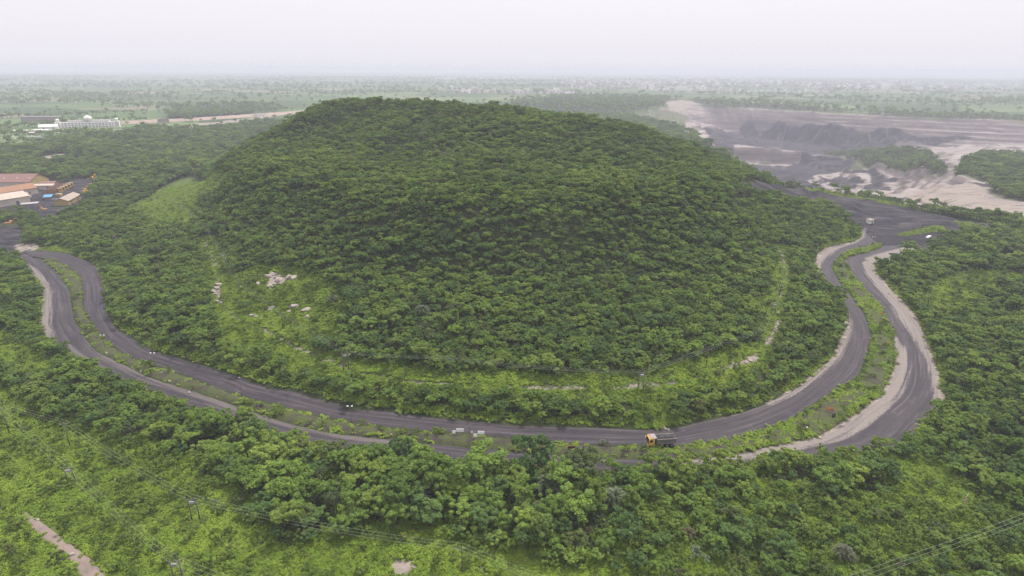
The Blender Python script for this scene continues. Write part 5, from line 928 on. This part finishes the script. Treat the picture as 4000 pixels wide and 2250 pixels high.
for i, (c, lx, ly, h, wm, lab) in enumerate((((-800, 958), 20, 10, 4, 'cream_wall', 'cream roofed colony house at the left edge below the domed building'), ((-783, 975), 22, 7, 3.4, 'brown_wall', 'low brown colony house right of the cream one'), ((-752, 978), 24, 8, 4.2, 'white_wall', 'long white colony house with dark windows'), ((-738, 990), 26, 6, 3.2, 'cream_wall', 'thin cream row behind the long white colony house'), ((-727, 975), 8, 7, 4.5, 'white_wall', 'small square white colony house'), ((-708, 985), 10, 6, 3.4, 'white_wall', 'small white house at the right end of the colony'), ((-742, 945), 9, 5, 3, 'roof_orange', 'small brick-red hut in front of the colony'))):
    block('colony_house', lab, c, lx, ly, h, .05, wm, 1, max(2, int(lx/4)), 'house', 'roof_tan' if wm == 'cream_wall' else 'roof_white')
vk = 0
for k, (x, y) in enumerate(((-745, 912), (-737, 912), (-731, 914), (-725.5, 915.5), (-720, 917), (-748, 896), (-736, 893), (-739, 888), (-722, 886), (-756, 880), (-679, 880), (-672, 874), (-664, 873))):
    car((x, y, 0), 1.5+.05*(k % 3) if k < 5 else .3*k, 'tiny white van in the row below the colony, %s from left' % ordn(k) if k < 5 else 'tiny white vehicle in the clearing below the colony, %s from left' % ordn([9, 5, 7, 6, 8, 10, 11, 12].index(k)), 'van', 'van', 'white_paint', 'row of white vans' if k < 5 else 'scattered white vehicles', name='van'); KEEP_OUT.append((x, y, 4)); KEEP_OUT.append((x*.985, y*.985, 4))
b_ = lorry((-703, 901, 0), .15, 'long white bus-like lorry alone below the colony'); KEEP_OUT.append((-703, 901, 7)); b_.scale = (1.5, 1.2, 1.3); KEEP_OUT.append((-692, 886, 6))
for c, lx, lab, wm in (((-766, 1515), 22, 'pale house behind the embankment, left of two', 'white_wall'), ((-762, 1552), 26, 'pale house behind the embankment, right of two', 'cream_wall'), ((-692, 1463), 9, 'tiny white pump house near the left shoulder of the hill', 'white_wall'), ((-690, 1210), 14, 'low white shed on the embankment road left of the hill', 'white_wall'), ((-545, 1335), 24, 'long pale shed just left of the hilltop', 'roof_white')): block('farm_house', lab, c, lx, 7, 4, .2, wm, 1, 3, 'house')
# embankment with a masonry bridge
def embank():
    pts = resample([(-735, 1130), (-690, 1170), (-640, 1215), (-590, 1290), (-530, 1390), (-470, 1500)], 60); n = len(pts); d = np.gradient(pts, axis=0); d /= np.linalg.norm(d, axis=1)[:, None]; nn = np.stack([-d[:, 1], d[:, 0]], 1)
    V = []; 
    for off, z in ((-13, 0), (-4, 5), (4, 5), (13, 0)): V.append(np.column_stack([pts+nn*off, np.full(n, z)+np.random.default_rng(3).normal(size=n)*.2]))
    V = np.stack(V, 1).reshape(-1, 3); ii = np.arange(n*4).reshape(n, 4); fq = np.stack([ii[:-1, :-1], ii[:-1, 1:], ii[1:, 1:], ii[1:, :-1]], -1).reshape(-1, 4)
    o = link(bpy.data.objects.new('embankment', np_mesh('embankment', V, fq, [plain('embankment_soil', (.30, .225, .19), .95, .1, dirt=.5, scale=.05, dirtcol=(.12, .12, .07))]))); tag(o, kind='structure')
    for q in pts[::3]: KEEP_OUT.append((q[0], q[1], 15)); 
embank()
e = empty('masonry_bridge', (-662, 1168, 0), .9); tag(e, 'brown masonry bridge block on the embankment left of the hill', 'bridge'); MB().box(-9, 9, -3.5, 3.5, 0, 7).build('abutment', M['brown_wall'], e); MB().box(-10, 10, -4, -3.5, 7, 8).build('parapet', M['brown_wall'], e); MB().box(-10, 10, 3.5, 4, 7, 8).build('parapet', M['brown_wall'], e)
# ------------------------------------------------------------------ mine vehicles in the pit
for (x, y), lab in (((335, 1233), 'tiny dump truck on the tan pit bench, left of three'), ((346, 1233), 'tiny dump truck on the tan pit bench, middle of three'), ((412, 1237), 'tiny dump truck on the tan pit bench, right of three')):
    c = copy_tree(first); c.location = (x, y, hz(x, y)+.3); c.rotation_euler = (0, 0, 3.1); tag(c, lab); c['group'] = 'dump trucks on the pit bench'
# ------------------------------------------------------------------ lake and the far town
LK = resample([(130, 5480), (500, 5330), (1000, 5150), (1500, 5050), (1900, 5020), (1900, 5250), (1450, 5330), (950, 5480), (450, 5720), (130, 5750), (130, 5480)], 60)
b_ = MB().poly([(p[0], p[1], 3.2) for p in LK[:-1]], [tuple(range(len(LK)-1))]); o = b_.build('lake', M['water']); tag(o, kind='structure')
HOUSES = []
for k, (lx, ly, h, wm, rm) in enumerate(((11, 9, 7, 'white_wall', 'roof_grey'), (13, 9, 4, 'cream_wall', 'roof_red'), (10, 10, 10, 'white_wall', 'roof_white'), (16, 9, 5, 'cream_wall', 'roof_white'), (9, 8, 4, 'white_wall', 'roof_orange'), (12, 10, 13, 'cream_wall', 'roof_grey'))):
    b = MB().box(-lx/2, lx/2, -ly/2, ly/2, 0, h).box(-lx/2-.4, lx/2+.4, -ly/2-.4, ly/2+.4, h, h+.7).box(-lx*.3, lx*.05, -ly*.2, ly*.25, h+.7, h+2.8).box(-lx*.3, -lx*.1, -ly/2-.06, -ly/2, h*.3, h*.6).box(lx*.1, lx*.3, -ly/2-.06, -ly/2, h*.3, h*.6); me = b.mesh('town_house', M[wm]); me.materials.append(M[rm]); me.materials.append(M['window_dark'])
    for p in me.polygons:
        if 6 <= p.index < 12: p.material_index = 1
        if p.index >= 18: p.material_index = 2
    HOUSES.append(me)
trng = np.random.default_rng(77)
def town_points(n, boxes):
    out = []
    for (x0, x1, y0, y1, w) in boxes:
        m_ = int(n*w); x = trng.uniform(x0, x1, m_*3); y = trng.uniform(y0, y1, m_*3); k = fbm(x, y, 160, 5, 2) > -.05; out.append(np.stack([x[k], y[k]], 1)[:m_])
    return np.vstack(out)
near_t = town_points(285, ((-240, 330, 2560, 3000, .42), (-420, -150, 2850, 3250, .10), (330, 760, 3000, 3350, .23), (800, 1500, 2900, 3300, .25)))
for (x, y) in near_t:
    o = bpy.data.objects.new('town_house', HOUSES[int(trng.integers(6))]); link(o); o.location = (x, y, 0); o.rotation_euler = (0, 0, trng.uniform(-.5, .5)); s = trng.uniform(.8, 1.35); o.scale = (s, s, s)
    w_ = 'left part of the town above the hill' if x < 60 else 'middle part of the town above the hill' if x < 700 else 'right part of the town, towards the pit'
    tag(o, 'tiny pale house in the hazy %s' % w_, 'house', 'houses in the '+w_)
ft = town_points(1500, ((-700, 2600, 5800, 8200, .45), (300, 2600, 3400, 4900, .30), (1300, 3600, 3300, 6000, .25)))
n_ = len(ft); fs_ = trng.uniform(1.0, 2.0, n_)
C_HOUSE = proto_collection('house_kinds', HOUSES)
gn_scatter('far_town', np.column_stack([ft, np.zeros(n_)]), np.column_stack([np.zeros(n_), np.zeros(n_), trng.uniform(-.6, .6, n_)]), np.stack([fs_, fs_, fs_*.9], 1), trng.integers(0, 6, n_), C_HOUSE, 'hazy mass of far pale town houses near the horizon', 'town')
for (x, y, lx, ly, h, lab, rm) in ((690, 3320, 26, 16, 32, 'pale tower block pair beyond the wood, left one', 'roof_white'), (725, 3310, 26, 16, 30, 'pale tower block pair beyond the wood, right one', 'roof_white'), (870, 3250, 60, 16, 18, 'wide pale apartment block right of the tower pair', 'roof_white'), (960, 5000, 190, 40, 12, 'long white factory roof beside the lake', 'roof_white'), (-620, 5900, 210, 50, 16, 'long white factory roof near the horizon, left of the town', 'roof_white'), (60, 2760, 18, 14, 16, 'large white house standing out in the town', 'roof_white')): block('town_block', lab, (x, y), lx, ly, h, .1, 'white_wall', 3, 5, 'building', rm)
# ------------------------------------------------------------------ woods: nearest 300 trees one by one, the rest as one mass
rng = np.random.default_rng(5)
def tree_points():
    x, y = jitter_grid(-760, 900, 70, 1450, 2.55, rng)
    k = in_wedge(x, y); x, y = x[k], y[k]
    k = inside_any(x, y, L['forest']) | inside_any(x, y, L['green_pit'], -2); 
    k |= (x > 200) & (y < 520) & ~inside_any(x, y, L['pit'])
    x, y = x[k], y[k]
    k = ~inside_any(x, y, [RIBBON_INNER], 1.6) & ~inside_any(x, y, [RIBBON_OUTER], 1.8) & ~inside_any(x, y, [MEDIAN], .5) & ~inside_any(x, y, [TRACK], 2.6)
    x, y = x[k], y[k]
    p = np.ones(len(x))
    p[inside_any(x, y, L['bright'], -1.5) | inside_any(x, y, L['bright'][2:8], 1.8)] = .015
    p[inside_any(x, y, L['scrub'][:1], -1)] = .02
    p[inside_any(x, y, L['scrub'][1:], -2)] = .95
    bank = (line_dist(x, y, L['inner_hill']) < 8.5) & ~inside_any(x, y, L['bright'], .5); p[bank] = .85
    for sh in (2.0, 4.0, 6.0, 8.0, 10.0):                                              # keep the open strips open: nothing tall just in front of them
        q = 1+sh/np.hypot(x, y); p[inside_any(x*q, y*q, L['bright'][2:8], .8) & ~bank] *= .07
    for sh in (12.0, 14.0, 16.0):
        q = 1+sh/np.hypot(x, y); p[inside_any(x*q, y*q, L['bright'][4:5], 1.0) & ~bank] *= .1
    p[(x > 150) & (y > 150) & (y < 340) & (x > 60+.62*y)] *= .7
    p[inside_any(x, y, L['coal'], 1.0)] = 0; p[inside_any(x, y, L['sand'], .6)] = 0
    pit = inside_any(x, y, L['pit'], 3) & ~inside_any(x, y, L['green_pit']); p[pit] = 0
    p[inside_any(x, y, L['green_pit'][-2:])] *= .15
    p *= np.where(y < 150, .54, 1)                                          # bigger, wider set crowns near the road
    gap = fbm(x, y, 34, 51, 3); p *= np.where(gap < -.40, np.where(y > 150, .6, .25), 1)          # glades
    d = np.hypot(x, y); p *= np.where(d > 560, .36, 1)                       # farther crowns overlap: fewer, larger
    k = (rng.random(len(x)) < p) & clear_of_things(x, y, 1.5)
    return x[k], y[k]
tx, ty = tree_points()
n = len(tx); td = np.hypot(tx, ty)
zone = fbm(tx, ty, 60, 61, 2)
sc = np.clip(.92+.30*zone+rng.normal(size=n)*.24, .45, 1.6)*np.where(td > 560, 1.1, np.where(ty < 150, .88, .66))
sc = np.where((tx > 150) & (ty > 120) & (ty < 340) & (poly_dist(tx, ty, RIBBON_OUTER+RIBBON_INNER) < 0) & (tx > 60+.62*ty), sc*1.38, sc)      # tall wood right of the bend
sc = np.where(inside_any(tx, ty, L['scrub'], 0), sc*.72, sc); sc = np.where(inside_any(tx, ty, L['bright'], 0), sc*.6, sc)
bank_ = line_dist(tx, ty, L['inner_hill']) < 9.0
for sh in (3.0, 6.0, 9.0, 12.0, 14.0):
    q_ = 1+sh/td; sc = np.where(inside_any(tx*q_, ty*q_, L['bright'][2:8], -.5), np.minimum(sc, np.where(bank_, .72, .50)), sc)                # bank scrub stays low
sc = np.where((rng.random(n) < .05) & (sc > .55), sc*1.4, sc)                                         # a few emergent crowns
tz = hsample(tx, ty); trot = rng.uniform(0, 2*math.pi, n); tvar = rng.integers(0, len(TREES), n)
tsx = sc*rng.uniform(.9, 1.15, n); tsz = sc*rng.uniform(.85, 1.2, n)
P3 = np.stack([tx, ty, tz+2.5], 1)-np.array([0, 0, 100.0])
fwn = P3@np.array(fw); uu = (P3@np.array(rt))/fwn; vv = (P3@np.array(up))/fwn
inframe = (np.abs(uu) < 2000/2331) & (np.abs(vv) < 1125/2331)
score = np.where(inframe, tsz/np.maximum(fwn, 1), 0); near = np.argsort(-score)[:300]; is_near = np.zeros(n, bool); is_near[near] = True
def tree_thing(x, y, z, rz, sx, sz, var, label, group, cat='tree', name='tree'):
    e = empty(name, (x, y, z), rz); e.scale = (sx, sx, sz); tag(e, label, cat, group)
    c = bpy.data.objects.new('crown', TREES[var][0]); link(c, e); t = bpy.data.objects.new('trunk', TREES[var][1]); link(t, e); return e
COLS = ((330, 'at the far left edge'), (640, 'left of the foreground double pole'), (950, 'around the foreground double pole'), (1250, 'left of the big thicket'), (1520, 'below the left lamp posts'), (1760, 'left below the white boards'), (1990, 'straight below the white boards'), (2230, 'right of the white boards'), (2470, 'left below the truck'), (2720, 'straight below the truck'), (3000, 'right below the truck'), (3300, 'below the right bend'), (3620, 'left of the dead trunk'), (9999, 'at the far right'))
def ordinal(k):
    w_ = ('first', 'second', 'third', 'fourth', 'fifth', 'sixth', 'seventh', 'eighth', 'ninth', 'tenth', 'eleventh', 'twelfth')
    return w_[k] if k < 12 else '%dth' % (k+1)
cells = {}
for i in near:
    u = tx[i]/(ty[i]*.938+34.5)*2331+2000; c_ = next(nm for lim, nm in COLS if u < lim)
    row = 'front' if ty[i] < 106 else 'second' if ty[i] < 116 else 'third' if ty[i] < 126 else 'fourth' if ty[i] < 136 else 'back'
    cells.setdefault((c_, row), []).append((u, i))
for (c_, row), lst in cells.items():
    lst.sort()
    for k, (u, i) in enumerate(lst):
        lab = 'green tree %s, %s from left in its %s row' % (c_, ordinal(k), row) if len(lst) > 1 else 'only green tree of the %s row %s' % (row, c_)
        tree_thing(tx[i], ty[i], tz[i], trot[i], tsx[i], tsz[i], int(tvar[i]), lab, 'trees of the foreground thicket')
r_ = ~is_near
gn_scatter('woodland_trees', np.stack([tx, ty, tz], 1)[r_], np.stack([rng.normal(size=n)*.06, rng.normal(size=n)*.06, trot], 1)[r_], np.stack([tsx, tsx, tsz], 1)[r_], tvar[r_], C_TREE, 'mass of green trees covering the hill and roadsides', 'trees')
print('trees', n)
# ------------------------------------------------------------------ trees of the plain
def plain_trees():
    xs, ys, ss = [], [], []
    for (y0, y1, s) in ((700, 1500, 13), (1500, 3200, 26), (3200, 7000, 52)):
        x, y = jitter_grid(-.95*y1, .95*y1, y0, y1, s, rng); k = in_wedge(x, y, 80); x, y = x[k], y[k]
        hedge = np.abs(smooth_noise(x*.9, y*1.6, 300, 71)) < .06; cl = fbm(x*.8, y*1.9, 520, 73, 4)
        p = np.where(hedge, .85, 0)+np.clip((cl-.10)*3.2, 0, .95)+.02
        p *= np.where(inside_any(x, y, L['pit'], 5) | inside_any(x, y, L['forest'], 0) & (y < 900), 0, 1)
        p = np.where(inside_any(x, y, L['forest'][1:], 0), .95, p); p[inside_any(x, y, L['coal']+L['sand'], 3)] = 0
        for (a, b, c, d) in ((-460, 780, 2450, 3400), (760, 1550, 2750, 3350), (-700, 2600, 5750, 7000)): p = np.where((x > a) & (x < b) & (y > c) & (y < d), p*.22, p)      # the town
        p[inside_any(x, y, [[tuple(q) for q in LK]], 60)] = 0
        k = (rng.random(len(x)) < p) & clear_of_things(x, y, 4); xs.append(x[k]); ys.append(y[k]); ss.append(np.full(k.sum(), {13: 1.25, 26: 1.7, 52: 2.3}[s]))
    return np.concatenate(xs), np.concatenate(ys), np.concatenate(ss)
px_, py_, ps_ = plain_trees(); n = len(px_); pz_ = hsample(px_, py_)
s_ = ps_*rng.uniform(.6, 1.25, n); print('plain', n)
gn_scatter('field_trees', np.stack([px_, py_, pz_], 1), np.stack([np.zeros(n), np.zeros(n), rng.uniform(0, 6.28, n)], 1), np.stack([s_*1.25, s_*1.25, s_], 1), rng.integers(0, 6, n), C_FAR, 'hazy trees and hedges scattered over the distant plain', 'trees')
# ------------------------------------------------------------------ shrubs on the median one by one
def median_shrubs():
    x, y = jitter_grid(-200, 260, 120, 400, 1.5, rng); d = poly_dist(x, y, MEDIAN); k = d > .55; x, y, d = x[k], y[k], d[k]
    u = x/(y*.938+34.5)*2331+2000
    p = np.where(u > 2700, .16, .30)*np.clip(.45+fbm(x, y, 12, 81, 2)*1.3, .05, 1.2)*np.where(y > 230, .6, 1)
    k = (rng.random(len(x)) < p) & clear_of_things(x, y, .2); return x[k], y[k]
mx_, my_ = median_shrubs(); md_ = np.argsort(np.hypot(mx_, my_))[:290]; print('median shrubs', len(mx_))
MSEG = ((600, 'far left bend'), (900, 'left stretch'), (1300, 'stretch left of the twin lamp'), (1700, 'stretch left of the white boards'), (2000, 'stretch by the white boards'), (2500, 'stretch left of the truck'), (2900, 'stretch below the truck'), (9999, 'right bend'))
segs = {}
for i in md_:
    x, y = mx_[i], my_[i]; u = x/(y*.938+34.5)*2331+2000; part = next(nm for lim, nm in MSEG if u < lim)
    if part == 'right bend' and y > 205: part = 'right straight towards the junction'
    segs.setdefault(part, []).append((u if part != 'right straight towards the junction' else y, i))
for part, lst in segs.items():
    lst.sort()
    for k, (u, i) in enumerate(lst):
        x, y = mx_[i], my_[i]; s = rng.uniform(.45, 1.15)
        o = bpy.data.objects.new('shrub', shr[int(rng.integers(6))]); link(o); o.location = (x, y, .25); o.rotation_euler = (0, 0, rng.uniform(0, 6.28)); o.scale = (s, s, s*rng.uniform(.8, 1.3))
        tag(o, '%s green median shrub, %s %s on the %s' % ('tall' if s > .85 else 'low', ordinal(k), 'from left' if 'junction' not in part else 'from the camera', part), 'shrub', 'shrubs on the median between the carriageways')
# ------------------------------------------------------------------ undergrowth and weeds
def cover(spacing, polys, grow, ymax, prob=1.0):
    bx = [q[0] for p in polys for q in p]; by = [q[1] for p in polys for q in p]
    x, y = jitter_grid(max(min(bx), -460), min(max(bx), 460), max(72, min(by)), min(ymax, max(by)), spacing, rng); k = in_wedge(x, y, 10); x, y = x[k], y[k]
    k = inside_any(x, y, polys, grow) & (rng.random(len(x)) < prob); x, y = x[k], y[k]
    k = ~inside_any(x, y, [RIBBON_INNER], .5) & ~inside_any(x, y, [RIBBON_OUTER], .4) & ~inside_any(x, y, [TRACK], .35) & (~inside_any(x, y, L['coal'], 0) | inside_any(x, y, L['island'], -.5))
    k &= ~(inside_any(x, y, L['sand'], .5)) & (line_dist(x, y, L['path']) > .9+.5*smooth_noise(x, y, 5, 4)); x, y = x[k], y[k]
    return x, y
ax_, ay_ = cover(.9, L['bright']+L['scrub'], 4, 280); a2x, a2y = cover(1.7, L['bright'], 3, 520); k_ = a2y > 280; ax_ = np.concatenate([ax_, a2x[k_]]); ay_ = np.concatenate([ay_, a2y[k_]])
bx_, by_ = cover(3.2, [[(-300, 70), (300, 70), (420, 300), (-420, 300)]], 0, 300)
cx_, cy2_ = cover(1.0, [MEDIAN], -.35, 380, .6); k_ = (cx_/(cy2_*.938+34.5)*2331 > 650) | (rng.random(len(cx_)) < .22); cx_, cy2_ = cx_[k_], cy2_[k_]
ex_, ey_ = cover(1.1, [RIBBON_INNER, RIBBON_OUTER], 4.5, 420, .8); k_ = ~inside_any(ex_, ey_, [MEDIAN], .2); ex_, ey_ = ex_[k_], ey_[k_]; dx_, dy_ = cover(1.5, L['green_pit'][-2:]+L['island'], 0, 700)
wx = np.concatenate([ax_, bx_, cx_, dx_, ex_]); wy = np.concatenate([ay_, by_, cy2_, dy_, ey_]); wz = hsample(wx, wy); wz[len(ax_)+len(bx_):len(ax_)+len(bx_)+len(cx_)] += .3
n = len(wx); ws = rng.uniform(.7, 1.5, n)*np.clip(.9+.5*fbm(wx, wy, 14, 91, 2), .5, 1.5); print('weeds', n)
gn_scatter('weeds', np.stack([wx, wy, wz], 1), np.stack([rng.normal(size=n)*.1, rng.normal(size=n)*.1, rng.uniform(0, 6.28, n)], 1), np.stack([ws, ws, ws*rng.uniform(.7, 1.5, n)], 1), rng.integers(0, 6, n), C_WEED, 'bright green weeds and creepers covering the open ground', 'weeds')
sx_, sy_ = cover(2.6, L['scrub'], 1, 400, .75); k_ = ~inside_any(sx_, sy_, L['scrub'][:1], 2) | (rng.random(len(sx_)) < .4); sx_, sy_ = sx_[k_], sy_[k_]; s2x, s2y = cover(4.2, L['bright'], 0, 460, .20); s3x, s3y = cover(3.3, [[(-300, 70), (300, 70), (420, 300), (-420, 300)]], 0, 300, .55); s4x, s4y = cover(5.0, L['green_pit']+L['island'], 0, 1200, .5)
wx = np.concatenate([sx_, s2x, s3x, s4x]); wy = np.concatenate([sy_, s2y, s3y, s4y]); k = clear_of_things(wx, wy, 0) & ~inside_any(wx, wy, [MEDIAN], .3); wx, wy = wx[k], wy[k]; n = len(wx); ws = rng.uniform(.6, 1.5, n); print('shrubs', n)
gn_scatter('scrub', np.stack([wx, wy, hsample(wx, wy)], 1), np.stack([np.zeros(n), np.zeros(n), rng.uniform(0, 6.28, n)], 1), np.stack([ws, ws, ws*rng.uniform(.8, 1.3, n)], 1), rng.integers(0, 6, n), C_SHRUB, 'low scrub bushes filling gaps between trees and weeds', 'scrub')
# ------------------------------------------------------------------ the hazy air
mt, N = new_mat('haze')
pv = N.n('ShaderNodeVolumePrincipled'); pv.inputs['Color'].default_value = (.675, .69, .80, 1); pv.inputs['Density'].default_value = HAZE; pv.inputs['Anisotropy'].default_value = 0.0
N.out(None, pv.outputs[0])
hb = MB().box(-46000, 46000, -46000, 46000, -125, 116).build('haze', mt); tag(hb, kind='stuff')
tag(hb, 'pale lilac haze hanging over the whole landscape', 'haze')
hb.display_type = 'WIRE'
